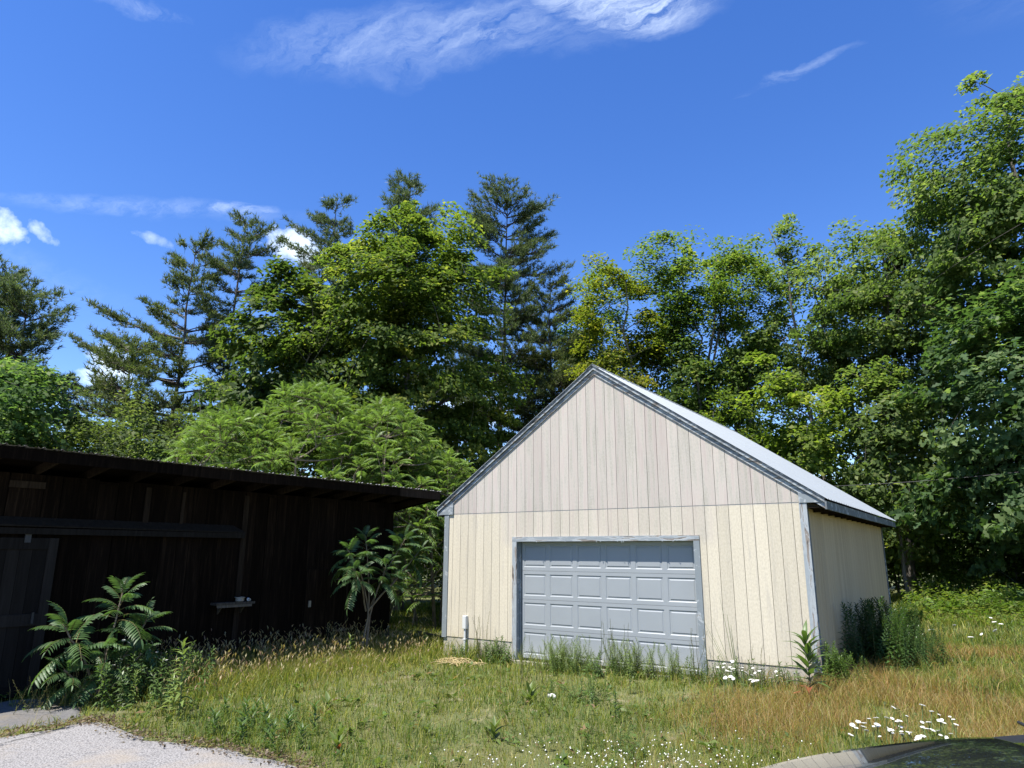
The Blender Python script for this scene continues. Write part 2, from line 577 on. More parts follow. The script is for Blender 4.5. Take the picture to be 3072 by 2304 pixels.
def concrete():
    mt, t, bs, _ = new_mat('concrete')
    p = geo_pos(t)
    n = t.noise(p, scale=3.5, detail=8, rough=0.65)
    f = t.noise(p, scale=60, detail=4)
    c = t.ramp(n, [(0.3, (0.30, 0.275, 0.225)), (0.7, (0.44, 0.41, 0.345))])
    c = t.mix(t.math('MULTIPLY', f, 0.4), c, (0.28, 0.26, 0.22))
    t.l(c, bs.inputs['Base Color'])
    bs.inputs['Roughness'].default_value = 0.9
    bump(t, bs, f, 0.4, 0.006)
    return mt


M['concrete'] = concrete()


def metal_roof(name, col, rough, rust=0.0):
    mt, t, bs, _ = new_mat(name)
    p = geo_pos(t)
    n = t.noise(t.mapping(p, scale=(1.0, 1.0, 1.0)), scale=2.0, detail=6, rough=0.65)
    c = t.mix(n, tuple(k * 0.88 for k in col), tuple(k * 1.08 for k in col))
    if rust:
        c = t.mix(t.ramp(t.noise(p, scale=5, detail=7, rough=0.7), [(0.5, 0.0), (0.65, rust)]), c, (0.10, 0.05, 0.03))
    t.l(c, bs.inputs['Base Color'])
    bs.inputs['Metallic'].default_value = 0.35
    bs.inputs['Roughness'].default_value = rough
    return mt


M['roofmetal'] = metal_roof('pale_metal_roofing', (0.27, 0.295, 0.305), 0.5)
M['shedmetal'] = metal_roof('dull_metal_roofing', (0.33, 0.32, 0.31), 0.45, 0.4)


def old_wood(name, a, b, c3):
    mt, t, bs, _ = new_mat(name)
    p = obj_pos(t)
    oi = t.n('ShaderNodeObjectInfo')
    off = t.n('ShaderNodeVectorMath', operation='MULTIPLY_ADD')
    cmb_ = t.n('ShaderNodeCombineXYZ')
    for k in range(3): t.l(oi.outputs['Random'], cmb_.inputs[k])
    t.l(cmb_.outputs[0], off.inputs[0]); off.inputs[1].default_value = (37, 19, 53); t.l(p, off.inputs[2])
    v = off.outputs[0]
    g = t.noise(t.mapping(v, scale=(28, 28, 1.6)), scale=1.0, detail=7, rough=0.65, dist=0.4)
    b2 = t.noise(t.mapping(v, scale=(2.5, 2.5, 0.8)), scale=1.0, detail=4)
    c = t.ramp(g, [(0.28, a), (0.52, b), (0.78, c3)])
    c = t.mix(t.math('MULTIPLY', b2, 0.55), c, a)
    val = t.math('MULTIPLY_ADD', oi.outputs['Random'], 0.8, 0.6)
    cm = t.n('ShaderNodeCombineColor')
    for k in range(3): t.l(val, cm.inputs[k])
    c = t.mix(1.0, c, cm.outputs[0], 'MULTIPLY')
    t.l(c, bs.inputs['Base Color'])
    bs.inputs['Roughness'].default_value = 0.95
    bs.inputs['Specular IOR Level'].default_value = 0.04
    bump(t, bs, g, 0.6, 0.006)
    return mt


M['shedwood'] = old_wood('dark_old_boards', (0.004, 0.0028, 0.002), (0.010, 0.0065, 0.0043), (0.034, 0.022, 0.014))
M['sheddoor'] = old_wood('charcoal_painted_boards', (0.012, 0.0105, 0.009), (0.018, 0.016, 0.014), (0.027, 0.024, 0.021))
M['rafterwood'] = old_wood('rough_rafter_wood', (0.012, 0.0085, 0.006), (0.03, 0.022, 0.016), (0.065, 0.048, 0.036))
M['greyplank'] = old_wood('grey_weathered_plank', (0.045, 0.038, 0.03), (0.09, 0.078, 0.064), (0.17, 0.15, 0.125))


def pavement_mat():
    mt, t, bs, _ = new_mat('bleached_asphalt')
    p = geo_pos(t)
    vor = t.n('ShaderNodeTexVoronoi', i={'Scale': 48.0})
    t.l(p, vor.inputs['Vector'])
    g = t.noise(p, scale=95, detail=3, rough=0.7)
    big = t.noise(p, scale=0.9, detail=5, rough=0.6)
    c = t.ramp(vor.outputs['Distance'], [(0.02, (0.30, 0.29, 0.28)), (0.42, (0.19, 0.184, 0.176)), (0.75, (0.06, 0.058, 0.056))])
    vb = t.n('ShaderNodeSeparateColor'); t.l(vor.outputs['Color'], vb.inputs[0])
    c = t.mix(t.math('MULTIPLY', vb.outputs[0], 0.55), c, (0.24, 0.225, 0.215))
    c = t.mix(t.ramp(g, [(0.45, 0.0), (0.75, 0.6)]), c, (0.40, 0.385, 0.365))
    sand = t.ramp(big, [(0.52, 0.0), (0.66, 0.75)])
    c = t.mix(sand, c, (0.255, 0.22, 0.175))
    wet = t.ramp(t.noise(t.mapping(p, scale=(1, 2.2, 1), rot=(0, 0, 0.6)), scale=1.7, detail=6, rough=0.65), [(0.54, 0.0), (0.70, 0.42)])
    c = t.mix(wet, c, (0.21, 0.19, 0.17))
    t.l(c, bs.inputs['Base Color'])
    bs.inputs['Roughness'].default_value = 0.9
    bump(t, bs, t.math('SUBTRACT', 1.0, vor.outputs['Distance']), 0.7, 0.012)
    return mt


M['pavement'] = pavement_mat()
mt, t, bs, _ = new_mat('shaded_asphalt')  # pavement lying in shade: the shade is put into this dark colour
p = geo_pos(t)
c = t.ramp(t.noise(p, scale=40, detail=5, rough=0.7), [(0.3, (0.06, 0.06, 0.06)), (0.7, (0.15, 0.145, 0.14))])
c = t.mix(t.ramp(t.noise(p, scale=2, detail=5), [(0.5, 0.0), (0.7, 0.7)]), c, (0.16, 0.13, 0.09))
t.l(c, bs.inputs['Base Color']); bs.inputs['Roughness'].default_value = 0.92
bump(t, bs, t.noise(p, scale=70, detail=3), 0.5, 0.008)
M['apron'] = mt

mt, t, bs, _ = new_mat('thatch_and_soil')
p = geo_pos(t)
n1 = t.noise(p, scale=0.55, detail=5, rough=0.6)
n2 = t.noise(p, scale=28, detail=6, rough=0.75)
n3 = t.noise(t.mapping(p, loc=(9, 2, 0)), scale=2.4, detail=5)
c = t.ramp(n2, [(0.25, (0.035, 0.038, 0.012)), (0.5, (0.10, 0.105, 0.03)), (0.75, (0.19, 0.175, 0.07))])
c = t.mix(t.ramp(n1, [(0.4, 0.0), (0.6, 0.55)]), c, (0.09, 0.115, 0.03))
c = t.mix(t.ramp(n3, [(0.58, 0.0), (0.72, 0.7)]), c, (0.26, 0.22, 0.14))
t.l(c, bs.inputs['Base Color']); bs.inputs['Roughness'].default_value = 0.95
bump(t, bs, n2, 0.8, 0.03)
M['soil'] = mt

mt, t, bs, _ = new_mat('dark_car_paint')
bs.inputs['Base Color'].default_value = (0.012, 0.013, 0.016, 1)
bs.inputs['Roughness'].default_value = 0.16
bs.inputs['Coat Weight'].default_value = 1.0
bs.inputs['Coat Roughness'].default_value = 0.02
M['carpaint'] = mt
mt, t, bs, _ = new_mat('tinted_glass')
bs.inputs['Base Color'].default_value = (0.01, 0.012, 0.013, 1)
bs.inputs['Roughness'].default_value = 0.03
bs.inputs['Specular IOR Level'].default_value = 0.6
M['glass'] = mt
mt, t, bs, _ = new_mat('lamp_lens')
bs.inputs['Base Color'].default_value = (0.6, 0.6, 0.6, 1); bs.inputs['Roughness'].default_value = 0.1
M['lens'] = mt
M['redlens'] = simple('red_lens', (0.4, 0.01, 0.01), 0.15, var=0.05, bmp=0)
M['redleaf'] = simple('red_leaf', (0.42, 0.06, 0.03), 0.6, var=0.2, bmp=0)

# ------------------------------------------------------------------ ground, pavement


def axis(a, b, fa, fb, step, far):
    inner = np.arange(a, b + 1e-6, step)
    lo = a - np.cumsum(step * 1.22 ** np.arange(1, 60)); lo = lo[lo > -far][::-1]
    hi = b + np.cumsum(step * 1.22 ** np.arange(1, 60)); hi = hi[hi < far]
    return np.concatenate([[-far], lo, inner, hi, [far]])


gx = axis(-8, 16, 0, 0, 0.22, 900); gy = axis(-13, 20, 0, 0, 0.22, 900)
X, Y = np.meshgrid(gx, gy, indexing='ij')
Z = ground(X, Y) + 0.012 * np.sin(5.1 * X + 1.7 * Y) * np.sin(4.3 * Y - 2.1 * X)
nx, ny = len(gx), len(gy)
I = np.arange(nx * ny).reshape(nx, ny)
q = np.stack([I[:-1, :-1], I[1:, :-1], I[1:, 1:], I[:-1, 1:]], -1).reshape(-1, 4)
g = put('ground', mesh_np('ground', np.stack([X, Y, Z], -1).reshape(-1, 3), q, M['soil'], smooth=True))
tag(g, kind='structure')


def sheet(name, outline, mat, lift, step=0.25, jag=0.05, seed=1):
    """a draped sheet: outline polygon (x, y) filled by a fan of small quads, with an uneven edge"""
    rs = np.random.default_rng(seed)
    P = []
    for a, b in zip(outline, outline[1:] + outline[:1]):
        k = max(2, int(math.dist(a, b) / step))
        for i in range(k):
            tt = i / k
            P.append((a[0] + (b[0] - a[0]) * tt, a[1] + (b[1] - a[1]) * tt))
    P = np.array(P)
    P = P + rs.normal(0, jag, P.shape)
    c = P.mean(0)
    rings = [c[None] + (P - c) * s for s in np.linspace(0.02, 1, 34)]
    V = np.concatenate(rings)
    z = ground(V[:, 0], V[:, 1]) + lift + 0.012 * np.sin(5.1 * V[:, 0] + 1.7 * V[:, 1]) * np.sin(4.3 * V[:, 1] - 2.1 * V[:, 0])
    z[-len(P):] -= 0.03
    n = len(P)
    i = np.arange(33)[:, None] * n; j = np.arange(n)[None]; j2 = (j + 1) % n
    f = np.stack([i + j, i + j2, i + n + j2, i + n + j], -1).reshape(-1, 4)
    return put(name, mesh_np(name, np.c_[V, z], f, mat, smooth=True))


PAVE = [(0.20, -8.1), (0.22, -7.70), (0.30, -7.30), (0.27, -7.05), (0.54, -6.93), (1.12, -6.98), (1.6, -7.0), (2.2, -6.88), (2.58, -6.80), (3.09, -6.75), (3.55, -6.72), (4.0, -6.78),
        (4.5, -7.2), (5.1, -8.2), (5.6, -9.4), (6.2, -10.6), (7.3, -11.8), (9.0, -13.2), (9.0, -18), (-4, -18), (-3.0, -11.5), (-0.6, -9.2)]
APRON = [(-1.95, -6.7), (-1.3, -6.8), (-.65, -6.78), (-.1, -6.9), (.05, -7.2), (-.10, -7.6), (-.35, -8.2), (-1.0, -9.0), (-2.2, -9.4)]
tag(sheet('driveway', PAVE, M['pavement'], 0.035, jag=0.03), kind='structure')
tag(sheet('shaded_driveway', APRON, M['apron'], 0.025, jag=0.03, seed=3), kind='structure')  # stretch of driveway before the shed door, shade painted in as dark asphalt

# ------------------------------------------------------------------ the garage
GW, GD, GS = 7.315, 8.85, 0.685
AX, AZ = 3.6576, 5.07          # apex of the siding
ZS = 2.472                     # seam between the lower sheets and the gable


def gl(x): return AZ - GS * abs(x - AX)


gar = empty('garage', (AX, GD / 2, -0.3), 0, 'cream board garage with a pale metal gable roof and a wide grey panelled overhead door', 'garage')
GO = (-AX, -GD / 2, 0.3)       # children use world coordinates shifted by this


def gput(mb, name, mat, parent=None, **kw):
    o = mb.put(name, mat, parent or gar, **kw)
    if parent is None: o.location = GO
    return o


core = M['darkgap']
# frame walls behind the boards
wl = MB()
wl.box(0.02, 1.80, 0.014, 0.10, -0.02, ZS + .02).box(5.52, GW - .02, 0.014, 0.10, -0.02, ZS + .02).box(1.80, 5.52, 0.014, 0.10, 1.93, ZS + .02)
wl.prism([(0.03, 0.014, ZS + .02), (GW - .03, 0.014, ZS + .02), (GW - .03, 0.014, gl(GW) - .01), (AX, 0.014, AZ - .02), (0.03, 0.014, gl(0) - .01)], (0, 0.09, 0))
gput(wl, 'front_wall', core)
gput(MB().box(GW - .11, GW - .014, 0.10, GD - .10, -0.02, 2.50), 'side_wall', core)
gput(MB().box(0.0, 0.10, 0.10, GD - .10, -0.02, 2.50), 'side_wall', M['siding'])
bk = MB().prism([(0.0, GD - .10, 0), (GW, GD - .10, 0), (GW, GD - .10, gl(GW)), (AX, GD - .10, AZ), (0, GD - .10, gl(0))], (0, 0.10, 0))
gput(bk, 'back_wall', M['siding'])
gput(MB().box(0.012, 1.80, 0.012, 0.25, -0.9, -0.008).box(5.51, GW - .012, 0.012, 0.25, -0.9, -0.008).box(1.80, 5.51, 0.20, 0.25, -0.9, -0.32).box(GW - .25, GW - .012, 0.25, GD - .01, -0.9, -0.008).box(0.012, 0.25, 0.25, GD - .01, -0.9, -0.008)
     .box(0.25, GW - .25, GD - .25, GD - .012, -0.9, -0.008), 'foundation', M['concrete'])
gput(MB().box(1.70, 5.62, -0.10, 0.011, -0.9, -0.315).box(1.70, 5.62, 0.251, 1.2, -0.9, -0.315), 'door_sill', M['concrete'])
# siding boards between the grooves, lower storey and gable
G8 = 0.2032; gap = 0.0036
T = 0.013
for k in range(36):
    x0, x1 = k * G8 + gap, (k + 1) * G8 - gap
    if k == 0: x0 = 0.0
    if k == 35: x1 = GW
    zt = ZS - 0.006
    mb = MB()
    lo = 0.0
    segs = [(x0, x1, 0.0)]
    if x1 > 1.76 and x0 < 5.56:
        segs = []
        if x0 < 1.745: segs.append((x0, 1.745, 0.0))
        if x1 > 5.57: segs.append((5.57, x1, 0.0))
        segs.append((max(x0, 1.7452) if x0 < 1.745 else x0, min(x1, 5.5698) if x1 > 5.57 else x1, 1.97))
    for a, b, zb in segs:
        mb.box(a, b, 0, T, zb, zt)
    gput(mb, 'siding_board', M['siding'])
    z0 = ZS + 0.006
    pts = [(x0, 0, z0), (x1, 0, z0)]
    zr, zl = gl(x1) + .03, gl(x0) + .03
    pts.append((x1, 0, zr))
    if x0 < AX < x1: pts.append((AX, 0, AZ + .03))
    pts.append((x0, 0, zl))
    gput(MB().prism(pts, (0, T, 0)), 'siding_board', M['siding'])
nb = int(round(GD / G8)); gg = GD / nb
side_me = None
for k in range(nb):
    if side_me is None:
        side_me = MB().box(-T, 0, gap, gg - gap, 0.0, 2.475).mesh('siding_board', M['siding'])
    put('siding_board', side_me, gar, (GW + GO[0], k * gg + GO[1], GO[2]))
gput(MB().box(0.0, GW, 0.004, 0.0142, ZS - .0055, ZS + .0055), 'seam_flashing', M['trim'])
# corner boards
gput(MB().box(7.222, GW + .022, -0.022, -0.0005, -0.04, 2.462), 'corner_board', M['trimpeel'])
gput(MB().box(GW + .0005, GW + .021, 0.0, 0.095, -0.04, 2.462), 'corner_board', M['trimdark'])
gput(MB().box(-0.022, 0.098, -0.022, -0.0005, -0.02, 2.462), 'corner_board', M['trim'])
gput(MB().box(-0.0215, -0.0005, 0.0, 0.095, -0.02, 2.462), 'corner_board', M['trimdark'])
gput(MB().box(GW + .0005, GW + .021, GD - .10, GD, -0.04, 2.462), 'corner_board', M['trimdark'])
# frieze, rake fascia, returns
for sgn in (-1, 1):
    xe = AX + sgn * 3.44
    xo = 7.612 if sgn > 0 else -0.175

    def rb(o0, o1, y0, y1, xa, xb, name, mat):
        pts = [(xa, y0, gl(xa) + o0), (xb, y0, gl(xb) + o0), (xb, y0, gl(xb) + o1), (xa, y0, gl(xa) + o1)]
        gput(MB().prism(pts, (0, y1 - y0, 0)), name, mat)
    rb(0.0, 0.086, -0.024, -0.0006, AX, xo, 'frieze_board', M['rakeold'])
    rb(0.090, 0.104, -0.036, -0.001, AX, xo, 'rake_soffit', M['trimdark'])
    rb(0.094, 0.152, -0.060, -0.0365, AX, xo, 'rake_board', M['rakeold'])
    rb(0.1535, 0.174, -0.074, -0.020, AX, xo + sgn * .01, 'drip_edge', M['trimdark'])
    # boxed return under the rake foot
    xi = 7.228 if sgn > 0 else 0.212
    pts = [(xi, -0.034, 2.464), (xo, -0.034, 2.464), (xo, -0.034, max(gl(xo) + .07, 2.50)), (xi, -0.034, gl(xi) + .002)]
    gput(MB().prism(pts, (0, 0.033, 0)), 'eave_return', M['trim'])
    # eave fascia and soffit
    xf0, xf1 = (xo + .001, xo + .028) if sgn > 0 else (xo - .028, xo - .001)
    gput(MB().box(xf0, xf1, -0.062, GD + .14, gl(xo) - .010, gl(xo) + .118), 'eave_fascia', M['trimdark'])
    xs0, xs1 = sorted((GW + .002 if sgn > 0 else -.002, xo - sgn * .001))
    gput(MB().box(xs0, xs1, 0.001, GD + .13, gl(xo) + .02, gl(xo) + .035), 'soffit', M['rafterwood'])
for k in range(14):
    y = 0.5 + k * 0.62
    gput(MB().box(GW + .01, 7.605, y, y + .04, gl(7.612) - .025, gl(7.612) + .019), 'lookout', M['rafterwood'])
# metal roof sheets with ribs
prof = []
NS = 10
SWD = (GD + 0.26) / NS
for r in range(4):
    y = r * SWD / 4
    prof += [(y, 0.0), (y + .015, .018), (y + .035, .018), (y + .05, 0.0)]
prof.append((SWD, 0.0))


def roof_sheet_mesh(sgn):
    xo = 7.612 if sgn > 0 else -0.175
    L = abs(xo - AX) + 0.06
    xs = np.linspace(0.0, L, 6)
    mb = MB(); n = len(prof)
    pts = [(AX + sgn * x, y, AZ + .178 - GS * x + h) for x in xs for (y, h) in prof]
    fs = [(i * n + j, i * n + j + 1, (i + 1) * n + j + 1, (i + 1) * n + j) for i in range(5) for j in range(n - 1)]
    mb.poly(pts, fs)
    return mb.mesh('roof_sheet', M['roofmetal'])


for sgn in (-1, 1):
    me = roof_sheet_mesh(sgn)
    for k in range(NS):
        put('roof_sheet', me, gar, (GO[0], GO[1] - 0.085 + k * SWD, GO[2] + 0.0012 * (k % 2)))
    sl = MB().prism([(AX, -0.018, AZ + .155), (AX + sgn * 3.9, -0.018, AZ + .155 - GS * 3.9), (AX + sgn * 3.9, -0.018, AZ + .17 - GS * 3.9), (AX, -0.018, AZ + .17)], (0, GD + .15, 0))
    gput(sl, 'roof_deck', M['rafterwood'])
cap = MB()
for sgn in (-1, 1):
    cap.prism([(AX, -0.09, AZ + .200), (AX + sgn * .14, -0.09, AZ + .200 - GS * .14), (AX + sgn * .14, -0.09, AZ + .204 - GS * .14), (AX, -0.09, AZ + .204)], (0, GD + .27, 0))
gput(cap, 'ridge_cap', M['roofmetal'])

# the overhead door with four sections of six raised panels
gput(MB().box(1.742, 5.574, -0.026, -0.0008, 1.892, 1.984), 'door_header', M['headpeel'])
gput(MB().box(1.742, 1.845, -0.024, -0.0008, -0.30, 1.8915), 'door_casing', M['trimpeel'])
gput(MB().box(5.469, 5.574, -0.024, -0.0008, -0.30, 1.8915), 'door_casing', M['trim'])
DY = 0.140
gput(MB().box(1.81, 1.846, 0.0, DY + .1, -0.31, 1.90).box(5.468, 5.505, 0.0, DY + .1, -0.31, 1.90).box(1.846, 5.468, 0.0, DY + .1, 1.891, 1.925)
     .box(1.8465, 1.866, DY - .055, DY - .012, -0.31, 1.89), 'door_jamb', M['trim'])
for k in range(9):   # loose flakes of paint hanging under the header
    x = [2.31, 2.95, 3.62, 3.70, 4.05, 4.12, 4.16, 4.9, 5.1][k]
    l_ = [.03, .02, .035, .02, .02, .045, .03, .018, .02][k]
    gput(MB().prism([(x, -0.030, 1.895), (x + .022, -0.034, 1.893), (x + .014 + .01 * (k % 2), -0.040, 1.893 - l_)], (0, 0.002, 0)), 'paint_flake', M['trim'])
door = gput(MB().box(1.85, 5.465, DY + .045, DY + .06, -0.295, 1.89), 'garage_door', M['blackplastic'])
seams = [-0.285, 0.250, 0.795, 1.333, 1.888]
px0, px1 = 1.868, 5.466
pitch = (px1 - px0) / 6
pw, mg = pitch - 0.088, 0.044


def panel_mesh(w_, h_):
    mb = MB()
    rings = [(0.0, 0.0), (0.014, 0.010), (0.030, 0.010), (0.046, 0.002), (0.05, 0.002)]
    pts = []
    for ins, d in rings:
        pts += [(ins, d, ins), (w_ - ins, d, ins), (w_ - ins, d, h_ - ins), (ins, d, h_ - ins)]
    fs = []
    for r in range(len(rings) - 1):
        for k in range(4):
            fs.append((4 * r + k, 4 * r + (k + 1) % 4, 4 * r + 4 + (k + 1) % 4, 4 * r + 4 + k))
    n = 4 * (len(rings) - 1)
    fs.append((n, n + 1, n + 2, n + 3))
    return mb.poly(pts, fs).mesh('door_panel', M['doorpaint'])


pm = {}
for s in range(4):
    z0, z1 = seams[s] + .0022, seams[s + 1] - .0022
    pz0, pz1 = z0 + 0.068, z1 - 0.062
    mb = MB()
    mb.box(px0, px1, DY, DY + .045, z0, pz0).box(px0, px1, DY, DY + .045, pz1, z1)
    for c in range(7):
        a = px0 + c * pitch - mg if c else px0
        b = px0 + c * pitch + mg if c < 6 else px1
        mb.box(a, b, DY, DY + .045, pz0, pz1)
    mb.put('door_section', M['doorpaint'], door)
    h_ = round(pz1 - pz0, 4)
    me = pm.setdefault(h_, panel_mesh(pw, h_))
    for c in range(6):
        put('door_panel', me, door, (px0 + c * pitch + mg, DY, pz0))
gput(MB().box(px0, px1, DY + .002, DY + .04, -0.312, -0.284), 'door_seal', M['rubber'])
# white conduit with a small box, strapped to the front wall
cdt = gput(MB().tube([(0.605, -0.045, -0.6), (0.605, -0.045, -0.02), (0.607, -0.045, 0.18)], 0.024, 10), 'conduit', M['pvc'], smooth=False)
MB().box(0.562, 0.652, -0.088, -0.0012, 0.175, 0.43).put('junction_box', M['pvc'], cdt, bevel=0.008)
MB().box(0.566, 0.644, -0.074, -0.0012, -0.03, -0.012).put('strap', M['pvc'], cdt)
MB().box(0.578, 0.632, -0.072, -0.018, -0.22, -0.17).put('coupling', M['pvc'], cdt, bevel=0.006)

# ------------------------------------------------------------------ the old shed
SA = R(3.7)
su = np.array([-math.sin(SA), -math.cos(SA)]); sn = np.array([math.cos(SA), -math.sin(SA)])
SP = np.array([-1.77, 0.2])
shed = empty('shed', (SP[0], SP[1], 0), math.atan2(su[1], su[0]), 'low dark weathered plank shed with a corrugated metal roof and a sliding door', 'shed')


def sw(s, off):
    p = SP + su * s + sn * off
    return float(p[0]), float(p[1])


rs = np.random.default_rng(21)
sput = lambda mb, name, mat, **kw: mb.put(name, mat, shed, **kw)
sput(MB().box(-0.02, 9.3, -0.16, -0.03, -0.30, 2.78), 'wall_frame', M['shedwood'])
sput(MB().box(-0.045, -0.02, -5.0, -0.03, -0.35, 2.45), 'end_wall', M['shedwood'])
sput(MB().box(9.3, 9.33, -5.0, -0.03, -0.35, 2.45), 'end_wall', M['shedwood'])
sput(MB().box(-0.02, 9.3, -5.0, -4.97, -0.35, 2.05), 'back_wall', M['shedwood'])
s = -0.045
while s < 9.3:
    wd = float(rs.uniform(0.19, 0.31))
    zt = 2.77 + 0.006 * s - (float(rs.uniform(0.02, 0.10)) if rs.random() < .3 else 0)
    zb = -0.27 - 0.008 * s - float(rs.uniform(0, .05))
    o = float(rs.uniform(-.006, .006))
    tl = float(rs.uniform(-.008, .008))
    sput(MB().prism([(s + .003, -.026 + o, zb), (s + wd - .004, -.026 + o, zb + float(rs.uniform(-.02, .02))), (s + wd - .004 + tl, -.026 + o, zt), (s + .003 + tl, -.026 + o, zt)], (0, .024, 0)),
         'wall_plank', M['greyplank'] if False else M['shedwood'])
    s += wd
# plank feet at the right end, sunlight put into their paler colour
for k, (a, b, zt) in enumerate([(-0.04, 0.10, 0.05), (0.11, 0.24, -0.02), (0.30, 0.40, -0.05)]):
    sput(MB().prism([(a, .000, -0.30), (b, .000, -0.29), (b - .02, .000, zt - .06), (a + .03, .000, zt)], (0, .018, 0)), 'sunlit_plank_foot', M['greyplank'])
# nailers / battens on the wall
for a, b, z0, z1 in [(1.205, 1.262, -0.22, 1.62), (3.70, 3.80, -0.25, 2.72), (5.55, 5.64, 2.15, 2.74), (4.95, 5.0, 2.15, 2.70), (7.15, 7.62, 2.60, 2.70)]:
    sput(MB().box(a, b, .004, .030, z0, z1), 'batten', M['rafterwood'])
# roof: rafters, purlin, fascia, sheets
RZ = 0.15


def rz_(off, s=0): return 3.045 + RZ * (off - .8) + .006 * s


for k in range(15):
    s = -0.62 + k * 0.715
    mb = MB().prism([(s, .775, rz_(.775, s) - .145), (s, .775, rz_(.775, s) - .02), (s, -5.2, rz_(-5.2, s) - .02), (s, -5.2, rz_(-5.2, s) - .145)], (.045, 0, 0))
    sput(mb, 'rafter', M['rafterwood'])
sput(MB().prism([(-0.70, .778, rz_(.778) - .02), (9.6, .778, rz_(.778, 9.6) - .02), (9.6, -5.3, rz_(-5.3, 9.6) - .02), (-0.70, -5.3, rz_(-5.3) - .02)], (0, 0, .016)), 'roof_boarding', M['shedwood'])
for a, b, d in [(-0.72, 0.55, 0), (0.552, 3.55, .006), (3.552, 5.45, -.004), (5.452, 9.7, .004)]:
    pts = [(a, .78, rz_(.78, a) - .165 + d), (b, .78, rz_(.78, b) - .165 + d), (b, .78, rz_(.78, b) + .004), (a, .78, rz_(.78, a) + .004)]
    sput(MB().prism(pts, (0, .03, 0)), 'fascia_board', M['rafterwood'] if a < 0 else M['shedwood'])
pts = [(-0.745, .78, rz_(.78) - .16), (-0.745, -5.3, rz_(-5.3) - .16), (-0.745, -5.3, rz_(-5.3)), (-0.745, .78, rz_(.78))]
sput(MB().prism(pts, (.024, 0, 0)), 'barge_board', M['shedwood'])
prof2 = []
SW2 = 0.94
for r in range(4):
    y = r * SW2 / 4
    for c, h in ((.0, 0), (.02, .006), (.035, .024), (.05, .024), (.065, .006), (.10, .003), (.12, .020), (.13, .020), (.15, .003)):
        prof2.append((y + c, h))
prof2.append((SW2, 0.0))
n = len(prof2)
offs = [.845, .5, -1.0, -3.0, -5.35]
pts = [(x, o, RZ * (o - .8) + .004 + h) for o in offs for (x, h) in prof2]
fs = [(i * n + j, (i + 1) * n + j, (i + 1) * n + j + 1, i * n + j + 1) for i in range(4) for j in range(n - 1)]
shm = MB().poly(pts, fs).mesh('roof_sheet', M['shedmetal'])
for k in range(11):
    s = -0.76 + k * SW2
    put('roof_sheet', shm, shed, (s, 0, 3.0505 + .006 * (s + .47) + .0015 * (k % 2)), (0, -.006, 0))
# sliding door with its track and cover
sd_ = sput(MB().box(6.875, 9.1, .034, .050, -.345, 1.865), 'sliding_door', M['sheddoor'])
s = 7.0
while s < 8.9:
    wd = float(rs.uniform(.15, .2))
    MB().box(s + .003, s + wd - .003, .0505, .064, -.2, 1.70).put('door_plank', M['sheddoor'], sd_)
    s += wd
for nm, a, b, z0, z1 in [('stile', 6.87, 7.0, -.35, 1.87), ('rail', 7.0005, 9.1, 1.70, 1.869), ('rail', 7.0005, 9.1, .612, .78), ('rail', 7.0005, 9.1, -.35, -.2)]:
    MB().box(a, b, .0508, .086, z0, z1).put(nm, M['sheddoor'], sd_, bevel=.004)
MB().box(7.25, 7.33, .06, .095, 1.80, 1.96).put('hanger', M['blackplastic'], sd_)
MB().box(7.06, 7.09, .087, .12, .64, .80).put('handle', M['blackplastic'], sd_)
sput(MB().prism([(3.98, .004, 2.135), (9.3, .004, 2.16), (9.3, .125, 2.04), (3.80, .125, 2.015)], (0, .006, .022)), 'track_cover', M['sheddoor'])
sput(MB().box(3.79, 9.3, .10, .132, 1.922, 2.012), 'door_track', M['sheddoor'])
for s in (4.2, 5.6, 7.0, 8.4):
    sput(MB().box(s, s + .05, .004, .10, 1.93, 2.0), 'track_bracket', M['blackplastic'])
# low hatch with strap hinges
ht = sput(MB().box(1.27, 2.27, .004, .018, -.2, 1.33), 'hatch', M['shedwood'])
for k in range(4):
    MB().box(1.275 + k * .25, 1.52 + k * .25, .0185, .034, -.2, 1.33).put('hatch_plank', M['shedwood'], ht)
for z in (1.12, .1):
    MB().prism([(1.24, .036, z - .03), (1.24, .036, z + .03), (1.62, .036, z)], (0, .005, 0)).put('strap_hinge', M['greyplank'], ht)
MB().box(2.15, 2.2, .035, .06, .6, .72).put('latch', M['tin'], ht)
# shelf on the wall, things on it
sh_ = sput(MB().box(3.50, 4.27, .003, .20, .745, .785), 'shelf', M['greyplank'])
MB().box(3.56, 4.24, .17, .195, .70, .7445).put('shelf_edge', M['greyplank'], sh_)
for s in (3.65, 4.1):
    MB().prism([(s, .004, .744), (s, .16, .744), (s, .004, .58)], (.03, 0, 0)).put('bracket', M['greyplank'], sh_)


def lathe(profile, sides=16):
    mb = MB(); k = len(profile)
    pts = [(r * math.cos(2 * math.pi * j / sides), r * math.sin(2 * math.pi * j / sides), z) for r, z in profile for j in range(sides)]
    fs = [(i * sides + j, i * sides + (j + 1) % sides, (i + 1) * sides + (j + 1) % sides, (i + 1) * sides + j) for i in range(k - 1) for j in range(sides)]
    return mb.poly(pts, fs)


